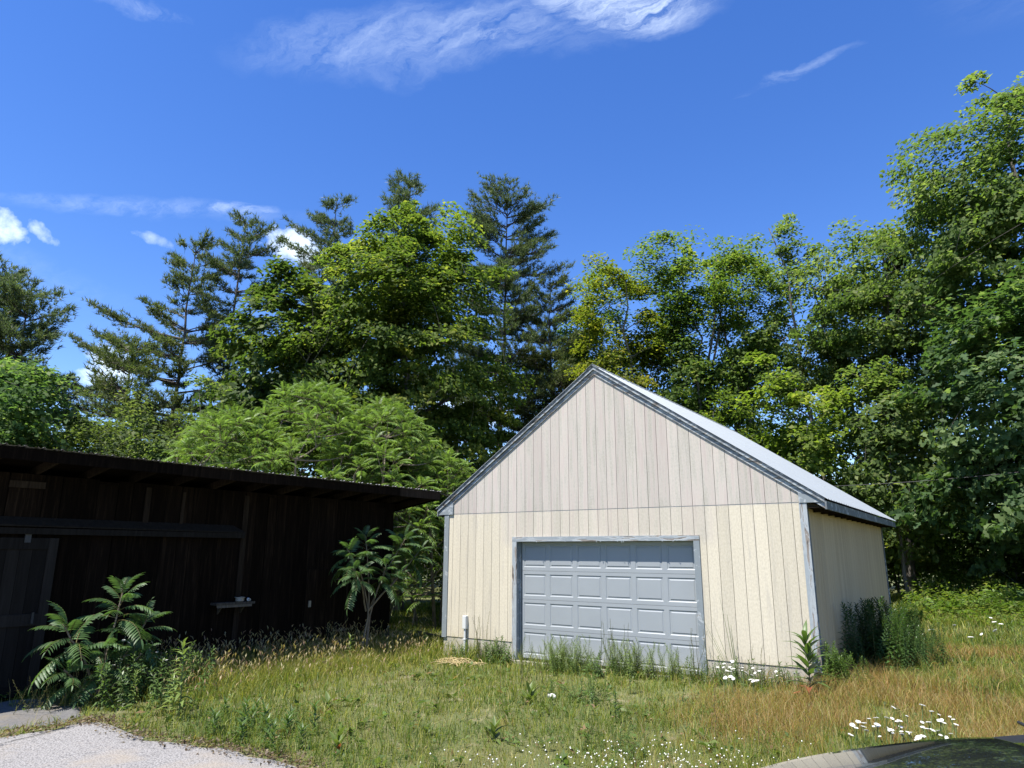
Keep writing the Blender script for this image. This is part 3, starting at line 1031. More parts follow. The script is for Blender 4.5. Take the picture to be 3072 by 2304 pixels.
cx_, cy_ = sw(3.76, .10)
bowl = empty('tin_bowl', (cx_, cy_, .786), 0, 'small pale tin bowl standing on the wooden wall shelf of the dark shed', 'bowl')
lathe([(0.0, .0), (.065, .0), (.085, .03), (.075, .035), (.075, .05), (.092, .075), (.086, .075), (.07, .05), (0.0, .045)]).put('bowl_body', M['tin'], bowl, smooth=True)
lathe([(.088, .072), (.096, .078), (.088, .084), (.084, .078)]).put('rim', M['tin'], bowl, smooth=True)
cx_, cy_ = sw(3.585, .10)
jar = empty('white_jar', (cx_, cy_, .786), 0, 'little white jar lying beside the tin bowl on the shed shelf', 'jar')
jb = lathe([(0, -.05), (.028, -.05), (.03, -.04), (.03, .03), (.02, .045), (0, .045)], 12).mesh('jar_body', M['pvc'], True)
put('jar_body', jb, jar, (0, 0, .03), (R(90), 0, R(60)))
lb = lathe([(0, 0), (.024, 0), (.024, .018), (0, .018)], 12).mesh('lid', M['tin'], False)
put('lid', lb, jar, (-.045 * math.sin(R(-60)) * 1.0, .0, .03), (R(90), 0, R(60)))


def boulder(name, loc, sc, mat, label, seed, cat='stone', rz=0.0):
    import bmesh
    bm = bmesh.new()
    bmesh.ops.create_icosphere(bm, subdivisions=3, radius=1.0)
    r_ = np.random.default_rng(seed)
    d = r_.normal(0, 1, (9, 3)); d /= np.linalg.norm(d, axis=1, keepdims=True)
    am = r_.uniform(.10, .30, 9)
    for v in bm.verts:
        p_ = np.array(v.co); k = 1.0
        for dd, a in zip(d, am):
            tt = float(p_ @ dd)
            if tt > .55: k -= a * (tt - .55) * 1.6
        k *= 1 + .03 * math.sin(9 * p_[0] + 3) * math.sin(8 * p_[1]) 
        v.co = Vector(p_ * k * np.array(sc))
    me = bpy.data.meshes.new(name); bm.to_mesh(me); bm.free()
    for p_ in me.polygons: p_.use_smooth = True
    me.materials.append(mat)
    o = put(name, me, None, loc, (0, 0, rz))
    return tag(o, label, cat)


x_, y_ = sw(0.08, .06)
boulder('foundation_stone', (x_, y_, -0.34), (.24, .34, .13), M['stone'], 'flat brown stone under the lit right-hand corner of the dark shed', 4, rz=.3)

# ------------------------------------------------------------------ trees


def unit(v): return v / (np.linalg.norm(v, axis=-1, keepdims=True) + 1e-9)


def leaves(nb, P, Nrm, size, cols, rng, shape='rhomb', fold=0.25, aspect=0.62):
    """leaf blades at points P with upward normals Nrm"""
    n = len(P)
    a = unit(rng.normal(0, 1, (n, 3)))
    T = unit(a - (a * Nrm).sum(1, keepdims=True) * Nrm)
    B = np.cross(Nrm, T)
    L = (size * rng.uniform(.7, 1.25, n))[:, None]
    Wd = L * aspect * .5
    if shape == 'rhomb':
        v = np.stack([P - T * L * .5, P + B * Wd + Nrm * Wd * fold, P + T * L * .5 - Nrm * L * .12, P - B * Wd + Nrm * Wd * fold], 1)
        f = np.arange(n * 4).reshape(n, 4)
        nb.add(v.reshape(-1, 3), f, np.repeat(cols, 4, 0))
    else:   # lobed: a notched eight-corner outline round the midrib
        u = np.array([-.5, -.22, -.05, .12, .30, .5, .30, .12, -.05, -.22]); s_ = np.array([0, .75, .38, 1.0, .42, 0, -.42, -1.0, -.38, -.75])
        v = P[:, None] + T[:, None] * (L * u[None])[..., None] + B[:, None] * (Wd * s_[None])[..., None] + Nrm[:, None] * (Wd * np.abs(s_)[None] * fold - L * .25 * (np.maximum(u, 0) ** 2)[None])[..., None]
        o = np.arange(n)[:, None] * 10
        f = np.concatenate([o + np.array([[0, 1, 2, 9]]), o + np.array([[9, 2, 8, 9]])[:, [0, 1, 2, 2]], o + np.array([[2, 3, 4, 8]]), o + np.array([[8, 4, 6, 7]]), o + np.array([[4, 5, 6, 6]])], 0)
        q4 = np.concatenate([o + np.array([[0, 1, 2, 9]]), o + np.array([[2, 3, 4, 8]]), o + np.array([[8, 4, 6, 7]])], 0)
        q3 = np.concatenate([o + np.array([[9, 2, 8]]), o + np.array([[4, 5, 6]])], 0)
        base = nb.n
        nb.add(v.reshape(-1, 3), q4, np.repeat(cols, 10, 0))
        nb.f3.append(q3 + base)


def lobes(rng, k=14):
    d = unit(rng.normal(0, 1, (k, 3)))
    a = rng.uniform(-.26, .30, k)
    return d, a


def lobe_r(D, lb):
    d, a = lb
    c = D @ d.T
    return 1 + (np.clip(c - .6, 0, 1) * 2.2 * a[None]).sum(1)


def broadleaf(name, base, lumps, trunk_top, n_clump, n_leaf, leaf, cols, seed, label, group=None, cat='tree', trunk_r=.16, rc=.75,
              shape='rhomb', mat='leaf', lean=(0, 0), stems=1, shell=2.4, up=.75, flat=.45, limb_col=None, split=.30):
    """lumps: list of (dx, dy, z_centre_abs, rx, ry, rz); cols: two leaf colours and an accent"""
    rng = np.random.default_rng(seed)
    bx, by = base
    bz = gz(bx, by)
    root = empty(name, (bx, by, bz), 0, label, cat, group)
    lum = np.array(lumps, float); lum[:, 3:6] *= 1.12
    vol = lum[:, 3] * lum[:, 4] * lum[:, 5]
    which = rng.choice(len(lum), n_clump, p=vol / vol.sum())
    D = unit(rng.normal(0, 1, (n_clump, 3)))
    lb = lobes(rng)
    rad = rng.uniform(0, 1, n_clump) ** (1 / shell) * lobe_r(D, lb)
    C = np.stack([lum[which, 0], lum[which, 1], lum[which, 2] - bz], 1) + D * rad[:, None] * lum[which][:, 3:6]
    C[:, 2] = np.maximum(C[:, 2], .35)
    # trunk (one or several stems)
    tw = NPB()
    nodes = []; nrad = []
    H = trunk_top - bz
    for s_ in range(stems):
        az = rng.uniform(0, 6.28); sp = .0 if stems == 1 else rng.uniform(.25, .5) * H * .35
        tt = np.linspace(0, 1, 14)
        wob = np.cumsum(rng.normal(0, .012 * H, (14, 2)), 0) * tt[:, None]
        P = np.stack([lean[0] * tt ** 1.3 + math.cos(az) * sp * tt ** 1.2 + wob[:, 0], lean[1] * tt ** 1.3 + math.sin(az) * sp * tt ** 1.2 + wob[:, 1], tt * H * (1 if s_ == 0 else rng.uniform(.75, 1)) - .15], 1)
        r_ = trunk_r * (1 - .86 * tt) * (1 if stems == 1 else .7) + trunk_r * .5 * np.exp(-tt * 22)
        tw.tube(P, r_, 8)
        nodes.append(P[3:]); nrad.append(r_[3:])
    nodes = np.concatenate(nodes); nrad = np.concatenate(nrad)
    # limbs: first the far-spread clumps, then the rest hang on what is there
    order = np.argsort(-np.linalg.norm(C[:, :2], axis=1) + rng.normal(0, .6, n_clump))
    prim = set(order[:int(n_clump * split)].tolist())
    for i in list(order[:int(n_clump * split)]) + [k for k in order if k not in prim]:
        c = C[i]
        hd = np.linalg.norm(nodes[:, :2] - c[:2], axis=1)
        dz = c[2] - nodes[:, 2]
        cost = np.linalg.norm(nodes - c, axis=1) + np.where(dz < hd * .35, (hd * .35 - dz) * 2.2, 0)
        j = int(np.argmin(cost))
        a = nodes[j]; d = np.linalg.norm(c - a)
        k = 6
        tt = np.linspace(0, 1, k)[:, None]
        mid = (a + c) / 2 + np.array([0, 0, .10 * d]) + rng.normal(0, .06 * d, 3)
        P = a * (1 - tt) ** 2 + 2 * mid * tt * (1 - tt) + c * tt ** 2
        r0 = min(nrad[j] * .72, .012 + .017 * d)
        rr = np.linspace(r0, max(.006, r0 * .3), k)
        tw.tube(P, rr, 4)
        nodes = np.concatenate([nodes, P[2:]]); nrad = np.concatenate([nrad, rr[2:]])
    put('trunk', tw.mesh('trunk', M['bark'], True), root)
    # leaves
    n_leaf = int(n_leaf * 1.35); leaf = leaf * .9
    N = n_clump * n_leaf
    ci = np.repeat(np.arange(n_clump), n_leaf)
    rcs = rc * rng.uniform(.6, 1.35, n_clump)
    Q = unit(rng.normal(0, 1, (N, 3))) * (rng.uniform(0, 1, N) ** (1 / 2.2))[:, None]
    tilt = unit(np.concatenate([rng.normal(0, .30, (n_clump, 2)) + .33 * C[:, :2] / (np.linalg.norm(C[:, :2], axis=1, keepdims=True) + .5), np.ones((n_clump, 1))], 1))
    hq = (Q * tilt[ci]).sum(1)
    Q = Q - (1 - flat) * hq[:, None] * tilt[ci]
    P = C[ci] + Q * rcs[ci][:, None]
    P[:, 2] -= (np.linalg.norm(Q[:, :2], axis=1) ** 2) * rcs[ci] * .22
    keep = P[:, 2] > .05
    nrm = unit(np.array([0, 0, up]) + rng.normal(0, .42, (N, 3)) + .62 * unit(P - np.array([0, 0, (lum[:, 2].mean() - bz)])))
    c0, c1, c2 = [np.array(k) for k in cols]
    cl = rng.uniform(0, 1, n_clump)
    f = np.clip(cl[ci] * .6 + rng.uniform(0, 1, N) * .5 - .05, 0, 1)[:, None]
    colr = c0 * (1 - f) + c1 * f
    acc = (rng.uniform(0, 1, N) < .10)[:, None] | ((cl > .90)[ci] & (rng.uniform(0, 1, N) < .5))[:, None]
    colr = np.where(acc, c2, colr) * rng.uniform(.9, 1.32, (N, 1))
    nb = NPB()
    leaves(nb, P[keep], nrm[keep], leaf, colr[keep], rng, shape)
    put('crown', nb.mesh('crown', M[mat]), root)
    return root


def pine(name, base, top, seed, label, group=None, r_low=3.0, z_low=2.5, n_whorl=None, dens=1.0, explicit=(), trunk_r=.17, tipr=.5, bare=0.0, sparse=.0,
         cols=((.060, .092, .050), (.110, .145, .072), (.15, .178, .092)), lean=(0, 0), peak=.35):
    rng = np.random.default_rng(seed)
    bx, by = base; bz = gz(bx, by)
    root = empty(name, (bx, by, bz), 0, label, 'tree', group)
    H = top - bz
    tw = NPB()
    tt = np.linspace(0, 1, 16)
    TP = np.stack([lean[0] * tt + np.cumsum(rng.normal(0, .05, 16)), lean[1] * tt + np.cumsum(rng.normal(0, .05, 16)), tt * H - .15], 1)
    tw.tube(TP, trunk_r * (1 - .93 * tt) + .03 * np.exp(-tt * 20), 8)

    def tp(z): return np.array([np.interp(z, TP[:, 2], TP[:, k]) for k in range(3)])
    boughs = []
    z = z_low - bz
    while z < H - .25:
        u = (z - (z_low - bz)) / (H - (z_low - bz))
        if rng.random() > sparse:
            rl = r_low * (1 - u) ** .8 * (1 if u > peak else .72 + .28 * u / max(peak, .01)) + tipr * .55
            for k in range(rng.integers(4, 7)):
                boughs.append((z + rng.uniform(-.15, .15), rng.uniform(0, 6.28), rl * rng.uniform(.55, 1.12), .05 + .75 * u ** 1.6 + rng.uniform(-.08, .12)))
        z += rng.uniform(.55, .9)
    boughs += [(zb - bz, az, ln, ri) for zb, az, ln, ri in explicit]
    PT = []; DR = []
    for z, az, ln, ri in boughs:
        z = min(z, H - .1)
        a = tp(z)
        k = 9
        s_ = np.linspace(0, 1, k)
        bend = rng.normal(0, .10)
        dirx = np.array([math.cos(az), math.sin(az), 0]); side = np.array([-math.sin(az), math.cos(az), 0])
        P = a + dirx * (s_ * ln)[:, None] + side * (bend * ln * s_ ** 2)[:, None] + np.array([0, 0, 1.0]) * ((ri * s_ - .035 * np.sin(s_ * 3.14) + .05 * s_ ** 3) * ln)[:, None]
        tw.tube(P, np.linspace(.012 + .014 * ln, .006, k), 4)
        nbr = int(6 + ln * 8.5 * dens)
        for _ in range(nbr):
            u = rng.uniform(.06 + .26 * bare, 1) ** .85
            c = np.array([np.interp(u, s_, P[:, q]) for q in range(3)])
            sg = rng.choice([-1, 1])
            L = (.32 + .40 * ln * (1 - u) + .14) * rng.uniform(.55, 1.15)
            L = min(L, 1.45)
            d = unit(dirx * rng.uniform(.5, 1.0) + side * sg * rng.uniform(.25, 1.0) + np.array([0, 0, rng.uniform(.0, .45)]))
            e = c + d * L
            m_ = 3
            ss_ = np.linspace(0, 1, m_)[:, None]
            if L > .62: tw.tube(c * (1 - ss_) + e * ss_ + np.array([0, 0, .1 * L]) * ss_ ** 2, np.linspace(.011, .004, m_), 3)
            nt = max(3, int(L * 7.0))
            for q in range(nt):
                uu = .25 + .75 * (q + rng.random()) / nt
                PT.append(c + d * L * uu + np.array([0, 0, .1 * L * uu * uu]) + rng.normal(0, .03, 3)); DR.append(unit(d + np.array([0, 0, .65]) + rng.normal(0, .25, 3)))
    # leader
    for q in range(14):
        PT.append(tp(H - .9 * q / 14) + rng.normal(0, .05, 3)); DR.append(unit(np.array([0, 0, 1.]) + rng.normal(0, .45, 3)))
    put('trunk', tw.mesh('trunk', M['pinebark'], True), root)
    PT = np.array(PT); DR = np.array(DR)
    n = len(PT); K = 7
    d = unit(np.repeat(DR, K, 0) * .75 + rng.normal(0, .58, (n * K, 3)) + np.array([0, 0, .22]))
    p0 = np.repeat(PT, K, 0)
    L = rng.uniform(.15, .30, (n * K, 1))
    sd_ = unit(np.cross(d, rng.normal(0, 1, (n * K, 3))))
    wd = rng.uniform(.018, .036, (n * K, 1))
    v = np.stack([p0 - sd_ * wd * .6, p0 + sd_ * wd * .6, p0 + d * L], 1).reshape(-1, 3)
    c0, c1, c2 = [np.array(k) for k in cols]
    f = np.repeat(np.clip(rng.normal(.45, .28, n), 0, 1), K)[:, None]
    colr = (c0 * (1 - f) + c1 * f) * rng.uniform(.8, 1.2, (n * K, 1))
    colr = np.where(rng.uniform(0, 1, (n * K, 1)) < .12, c2, colr)
    nb = NPB()
    nb.add(v, np.arange(n * K * 3).reshape(-1, 3), np.repeat(colr, 3, 0))
    put('crown', nb.mesh('crown', M['needle']), root)
    return root


MAPLE = ((.050, .085, .018), (.108, .150, .030), (.18, .205, .042))
MAPLE2 = ((.058, .102, .022), (.115, .168, .034), (.18, .21, .05))
YELLOW = ((.07, .10, .014), (.14, .16, .022), (.24, .22, .04))
OAK = ((.035, .064, .016), (.075, .112, .026), (.14, .17, .05))
OLIVE = ((.062, .100, .030), (.115, .160, .052), (.175, .205, .08))
BRIGHT = ((.08, .125, .022), (.14, .19, .032), (.21, .24, .06))
GT = 'trees behind the buildings'
LFT = math.atan2(-.564, -.826)     # towards the picture's left, level
RGT = LFT + math.pi

pine('pine_tree', (-22.9, -1.7), 13.9, 11, 'dark pine cut by the left edge of the picture, taller of the two there', GT, r_low=4.8, z_low=3, dens=1.35, peak=.1)
pine('pine_tree', (-20.6, -1.2), 12.0, 12, 'dark dense pine with pointed top beside the left-edge pine', GT, r_low=4.2, z_low=2.5, dens=1.4, peak=.1)
pine('pine_tree', (-18.4, 3.6), 15.3, 13, 'sparse pine with long bare boughs reaching left over the dark shed roof', GT, r_low=3.0, z_low=4.5, dens=1.15, sparse=.12, bare=.7, trunk_r=.16,
     explicit=[(10.6, LFT, 4.0, .32), (9.8, LFT + .15, 3.6, .22), (8.6, LFT - .2, 5.2, .40), (7.6, LFT + .1, 5.0, .16), (6.9, LFT + .35, 4.2, .1), (5.6, LFT + .2, 4.2, .25), (5.2, LFT - .1, 3.8, .05),
               (8.2, RGT + .2, 2.6, .3), (7.2, LFT - .35, 4.0, .3), (6.3, LFT - .1, 4.6, .12), (5.0, RGT, 3.0, .1), (4.6, LFT + .9, 3.2, .05), (3.4, LFT + .4, 3.6, .0), (6.2, RGT + .3, 3.0, .2), (4.0, RGT + .4, 3.0, .0), (4.3, LFT + .5, 3.4, .0), (3.9, LFT + .1, 3.2, .02), (9.2, RGT, 2.2, .35)],
     cols=((.060, .090, .036), (.115, .145, .055), (.17, .185, .075)))
pine('pine_tree', (-18.3, 6.3), 17.4, 14, 'open pine with a broad ragged top right of the sparse long-boughed pine', GT, r_low=2.9, z_low=5.5, dens=1.25, sparse=.05, bare=.4, peak=.75,
     explicit=[(15.2, RGT, 1.9, .45), (14.6, LFT, 1.8, .3), (13.6, RGT, 2.0, .25), (12.9, LFT, 2.3, .35), (11.6, RGT, 2.4, .2), (10.8, LFT, 2.6, .25), (16.2, RGT + .3, 1.2, .7)])
pine('pine_tree', (-23.2, 14.4), 19.9, 15, 'distant pale pine top between the open pine and the big maple', GT, r_low=3.6, z_low=7, dens=1.15, cols=((.07, .09, .045), (.13, .15, .065), (.17, .175, .08)), peak=.5)
pine('pine_tree', (-13.1, 12.1), 20.9, 16, 'pine whose dark tip rises straight above the big round maple', GT, r_low=3.2, z_low=9, dens=1.25, peak=.6)
pine('pine_tree', (-15.4, 9.7), 19.2, 17, 'pine whose boughs show left of the big maple crown', GT, r_low=2.8, z_low=7, dens=1.2, peak=.6,
     explicit=[(16.6, LFT, 2.2, .5), (15.6, LFT + .2, 2.4, .35), (17.4, LFT - .2, 1.4, .7)])
pine('pine_tree', (-9.4, 15.2), 20.3, 18, 'broad topped pine right of the big maple crown', GT, r_low=2.9, z_low=7, dens=1.45, peak=.78, tipr=1.9,
     explicit=[(18.6, RGT, 2.3, .35), (17.4, RGT + .2, 2.5, .15), (16.4, RGT - .2, 2.4, .1), (18.8, LFT, 1.8, .5), (17.8, LFT, 1.9, .4), (15.4, RGT, 3.2, .1)])
pine('pine_tree', (-7.2, 16.6), 15.2, 19, 'lower pale green pine standing behind the garage ridge', GT, r_low=3.8, z_low=4.2, dens=1.35, peak=.4, cols=((.06, .088, .036), (.12, .145, .055), (.16, .175, .07)))
pine('pine_tree', (-16.3, 1.0), 9.4, 25, 'low feathery pale pine filling the space under the long pine boughs', GT, r_low=3.3, z_low=2.2, dens=1.15, peak=.15,
     cols=((.066, .098, .036), (.125, .155, .056), (.17, .19, .075)))
pine('pine_tree', (-13.8, 17.6), 13.6, 26, 'dim pine seen through the gap right of the big maple trunk', GT, r_low=3.6, z_low=4, dens=1.1, peak=.2)
broadleaf('oak_tree', (-11.9, 4.45), [(0, 0, 8.6, 2.15, 2.1, 3.5), (-.7, -.7, 6.2, 2.2, 2.2, 2.1), (.5, .4, 10.4, 1.4, 1.4, 1.9)], 11.3, 105, 120, .27, OAK, 31,
          'glossy dark green oak left of the big round maple', GT, rc=.8, mat='oakleaf', trunk_r=.15, stems=2)
broadleaf('maple_tree', (-8.2, 7.2), [(0, 0, 9.6, 4.0, 3.6, 5.4), (0, 0, 5.6, 4.1, 3.8, 2.6), (.1, .2, 12.4, 2.4, 2.2, 2.6)], 14.2, 380, 170, .20, MAPLE, 32,
          'largest round maple, towering in the middle behind the sumac', GT, rc=.86, trunk_r=.24, flat=.36)
broadleaf('maple_tree', (-7.2, 20.1), [(0, 0, 13.6, 1.9, 1.7, 3.3), (0, 0, 9.6, 2.4, 2.1, 3.2)], 15.8, 150, 120, .20, MAPLE2, 33,
          'thin maple between the broad topped pine and the yellow-green maples', GT, rc=.8, trunk_r=.13)
broadleaf('maple_tree', (-2.6, 14.4), [(0, 0, 10.2, 1.9, 1.8, 3.4), (0, 0, 6.0, 2.3, 2.1, 2.8)], 12.8, 165, 120, .18, YELLOW, 34,
          'yellowest maple, just right of the garage ridge peak', GT, rc=.75, trunk_r=.14)
broadleaf('maple_tree', (-.4, 15.6), [(0, 0, 11.4, 2.2, 2.2, 3.7), (0, 0, 7.2, 2.4, 2.4, 3)], 14.6, 160, 130, .18, MAPLE2, 35,
          'tall yellow-green maple with many grey stems above the garage roof', GT, rc=.78, trunk_r=.2, stems=3)
broadleaf('maple_tree', (2.0, 18.2), [(0, 0, 12.6, 2.1, 2.1, 3.1), (0, 0, 8.2, 2.3, 2.3, 3.2)], 14.9, 150, 130, .18, MAPLE2, 36,
          'rounded maple right of the many-stemmed one above the garage roof', GT, rc=.78, trunk_r=.18, stems=2)
broadleaf('birch_tree', (4.8, 17.4), [(-.85, 0, 13.9, .75, .75, 2.0), (-.3, 0, 9.8, 1.7, 1.7, 3.0)], 15.3, 66, 85, .17, OLIVE, 37,
          'thin leaning tree with a feathery tip poking above the maples', GT, rc=.6, trunk_r=.13, lean=(-.9, 0))
broadleaf('ash_tree', (7.0, 18.2), [(0, 0, 10.8, 3.1, 3.0, 4.0), (.6, .2, 6.6, 3.0, 3.0, 3.0)], 13.8, 230, 130, .19, OLIVE, 38,
          'wide olive-green tree filling the space left of the tallest tree', GT, rc=.85, trunk_r=.2, stems=2)
broadleaf('maple_tree', (12.2, 16.9), [(-.2, 0, 13.4, 4.0, 3.4, 4.4), (-1.7, -.6, 10.8, 4.5, 3.4, 3.2), (.0, 0, 17.5, 1.9, 1.7, 2.3)], 17.9, 320, 135, .21, ((.056, .096, .028), (.11, .158, .045), (.165, .205, .07)), 39,
          'tallest leafy tree, rising at the right edge of the picture', GT, rc=.85, trunk_r=.26, split=.4, stems=1)
broadleaf('oak_tree', (11.1, 12.6), [(.3, 0, 5.8, 3.1, 3.0, 3.4), (-.6, -.6, 3.3, 2.6, 2.4, 1.9), (.4, .3, 8.4, 2.2, 2.2, 2.0)], 8.6, 190, 66, .30, ((.035, .072, .026), (.07, .118, .040), (.13, .18, .07)), 40,
          'nearest oak with large shiny leaves at the right edge', GT, rc=.75, mat='oakleaf', shape='lobed', trunk_r=.16, lean=(.2, .3))
broadleaf('ash_sapling', (4.9, 12.6), [(0, 0, 5.7, 1.5, 1.5, 2.2), (.3, .1, 3.2, 1.5, 1.4, 1.6)], 7.4, 85, 70, .22, BRIGHT, 41,
          'bright green sapling in sunshine just over the garage roof slope', GT, rc=.6, trunk_r=.06, shell=1.8)
broadleaf('ash_sapling', (7.3, 13.4), [(0, 0, 4.2, 1.7, 1.6, 2.4), (0, 0, 6.6, 1.3, 1.3, 1.8)], 7.6, 90, 70, .20, OLIVE, 42,
          'bushy green sapling behind the rear corner of the garage', GT, rc=.62, trunk_r=.06)
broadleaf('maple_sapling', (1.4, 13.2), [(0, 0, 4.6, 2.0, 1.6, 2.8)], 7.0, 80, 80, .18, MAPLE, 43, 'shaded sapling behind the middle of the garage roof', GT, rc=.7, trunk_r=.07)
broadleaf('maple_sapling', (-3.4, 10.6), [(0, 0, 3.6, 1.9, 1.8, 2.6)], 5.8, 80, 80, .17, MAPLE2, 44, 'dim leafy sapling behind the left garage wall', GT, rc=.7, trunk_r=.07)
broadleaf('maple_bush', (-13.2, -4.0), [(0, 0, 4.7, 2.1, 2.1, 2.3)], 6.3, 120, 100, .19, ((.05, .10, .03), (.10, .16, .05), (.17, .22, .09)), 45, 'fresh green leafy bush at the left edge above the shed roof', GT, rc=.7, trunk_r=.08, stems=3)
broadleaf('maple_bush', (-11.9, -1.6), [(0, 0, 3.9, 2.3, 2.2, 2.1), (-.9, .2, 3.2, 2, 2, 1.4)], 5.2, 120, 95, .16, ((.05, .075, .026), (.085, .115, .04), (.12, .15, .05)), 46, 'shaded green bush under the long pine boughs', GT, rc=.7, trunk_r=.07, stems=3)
broadleaf('maple_bush', (-10.6, .9), [(0, 0, 3.8, 2.0, 2.0, 2.3)], 5.4, 100, 95, .17, OLIVE, 47, 'dull green bush behind the left half of the sumac', GT, rc=.7, trunk_r=.07, stems=2)
broadleaf('maple_bush', (-4.6, 7.4), [(0, 0, 2.3, 2.2, 2.0, 2.2)], 4.0, 110, 90, .15, MAPLE, 48, 'dark bush in the gap between shed and garage', GT, rc=.7, trunk_r=.05, stems=3)
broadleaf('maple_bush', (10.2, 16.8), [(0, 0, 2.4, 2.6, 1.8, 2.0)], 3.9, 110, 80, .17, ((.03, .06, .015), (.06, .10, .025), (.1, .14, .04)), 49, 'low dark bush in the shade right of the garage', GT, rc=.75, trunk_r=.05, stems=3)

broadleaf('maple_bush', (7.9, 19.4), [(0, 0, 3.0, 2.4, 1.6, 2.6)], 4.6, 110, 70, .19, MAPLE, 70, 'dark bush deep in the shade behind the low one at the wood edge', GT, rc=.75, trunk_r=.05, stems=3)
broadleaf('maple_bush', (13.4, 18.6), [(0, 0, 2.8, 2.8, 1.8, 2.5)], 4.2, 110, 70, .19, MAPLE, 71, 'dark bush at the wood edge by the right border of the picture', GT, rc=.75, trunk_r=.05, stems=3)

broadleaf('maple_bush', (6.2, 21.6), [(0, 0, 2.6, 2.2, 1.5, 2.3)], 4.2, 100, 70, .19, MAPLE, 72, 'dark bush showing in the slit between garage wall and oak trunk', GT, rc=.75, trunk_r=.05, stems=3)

# the dim wood beyond, which reads as one mass: trunks and leaf clumps in one object of stuff
rng = np.random.default_rng(77)
nb = NPB(); P_ = []
spots = []
for k in range(46):
    # an arc of stems well behind the named trees
    tt = k / 45
    az = R(-78) + (R(18) - R(-78)) * tt
    d = 37 + 8 * rng.random() + (5 if k % 2 else 0)
    spots.append((9.7 + math.sin(az) * d, -11.7 + math.cos(az) * d, rng.uniform(8.5, 12.5) if tt > .32 else rng.uniform(6.5, 9.0)))
for x, y, h in spots:
    z0 = gz(x, y)
    nb.tube([(x, y, z0 - .2), (x + rng.normal(0, .2), y, z0 + h * .5), (x + rng.normal(0, .4), y, z0 + h)], [.16, .12, .05], 5, (.035, .03, .026))
    nc = 46
    C = np.stack([x + rng.normal(0, 2.1, nc), y + rng.normal(0, 1.2, nc), z0 + np.abs(rng.normal(.0, 1.0, nc)) * h * .34 + .6], 1)
    C[:, 2] = np.minimum(C[:, 2], z0 + h)
    ci = np.repeat(np.arange(nc), 35)
    Q = rng.normal(0, .55, (len(ci), 3)) * np.array([1, 1, .6])
    P_.append(C[ci] + Q)
P_ = np.concatenate(P_)
n = len(P_)
leaves(nb, P_, unit(np.array([0, 0, .7]) + rng.normal(0, .5, (n, 3))), .34, np.array([.038, .062, .016]) * rng.uniform(.6, 1.8, (n, 1)), rng)
wd = put('woods', nb.mesh('woods', M['leaf']))
tag(wd, 'dim green wood far behind the named trees', 'woods', kind='stuff')

# ------------------------------------------------------------------ sumacs: every compound leaf is a part of its own


def frond_mesh(name, seed, pairs=10, L=1.0, droop=.42, fine=False, col=((.055, .10, .028), (.10, .155, .040))):
    """one pinnate leaf along +X, unit length: midrib and drooping lance-shaped leaflets"""
    rng = np.random.default_rng(seed)
    nb = NPB()
    s_ = np.linspace(0, 1, 7)
    mid = np.stack([s_ * (1 - .12 * s_ ** 2), .04 * np.sin(s_ * 3 + seed), .22 * s_ - droop * s_ ** 2.1], 1)
    nb.tube(mid, np.linspace(.011, .004, 7), 4, (.15, .13, .05))
    c0, c1 = np.array(col[0]), np.array(col[1])
    for k in range(pairs + 1):
        u = .20 + .80 * k / pairs
        c = np.array([np.interp(u, s_, mid[:, q]) for q in range(3)])
        tang = unit(np.array([np.interp(min(u + .05, 1), s_, mid[:, q]) - np.interp(u - .05, s_, mid[:, q]) for q in range(3)]))
        ll = .255 * (1 - .55 * abs(u - .52) ** 1.3 * 1.6) * rng.uniform(.9, 1.1)
        for sg in ((-1, 1) if k < pairs else (0,)):
            if sg:
                side = np.array([0, sg, 0.])
                d = unit(side + tang * rng.uniform(.30, .5) + np.array([0, 0, -.10 - .1 * rng.random()]))
            else:
                d = tang
            up = unit(np.cross(d, np.cross(np.array([0, 0, 1.]), d)))
            wv = np.cross(up, d)
            w_ = ll * .125
            cc = (c0 + (c1 - c0) * rng.random()) * rng.uniform(.85, 1.15)
            if fine:
                t_ = np.array([0, .22, .5, .78, 1.0]); ww = np.array([.25, .95, 1.0, .62, 0.0])
                row = []
                for a, b in zip(t_, ww):
                    ctr = c + d * ll * a - np.array([0, 0, .34 * ll * a * a])
                    row += [ctr + wv * w_ * b + up * w_ * b * .35, ctr, ctr - wv * w_ * b + up * w_ * b * .35]
                f = []
                for i in range(4):
                    for j in (0, 1):
                        f.append((i * 3 + j, i * 3 + j + 1, i * 3 + j + 4, i * 3 + j + 3))
                nb.add(np.array(row), np.array(f), cc)
            else:
                m_ = c + d * ll * .42
                v = [c, m_ + wv * w_ + up * w_ * .35 - np.array([0, 0, .05 * ll]), c + d * ll - np.array([0, 0, .30 * ll]), m_ - wv * w_ + up * w_ * .35 - np.array([0, 0, .05 * ll])]
                nb.add(np.array(v), np.array([[0, 1, 2, 3]]), cc)
    return nb.mesh(name, M['frond'])


GF = [frond_mesh('frond', 100 + k, 9 + k % 3, droop=.30 + .08 * k, col=((.10, .175, .038), (.18, .262, .072))) for k in range(5)]
FF = [frond_mesh('frond', 200 + k, 10 + k % 3, droop=.34 + .07 * k, fine=True, col=((.050, .10, .035), (.085, .15, .052))) for k in range(4)]


def frond_rot(d, roll=0.0):
    d = Vector(d).normalized()
    q = d.to_track_quat('X', 'Z')
    return q.to_euler()


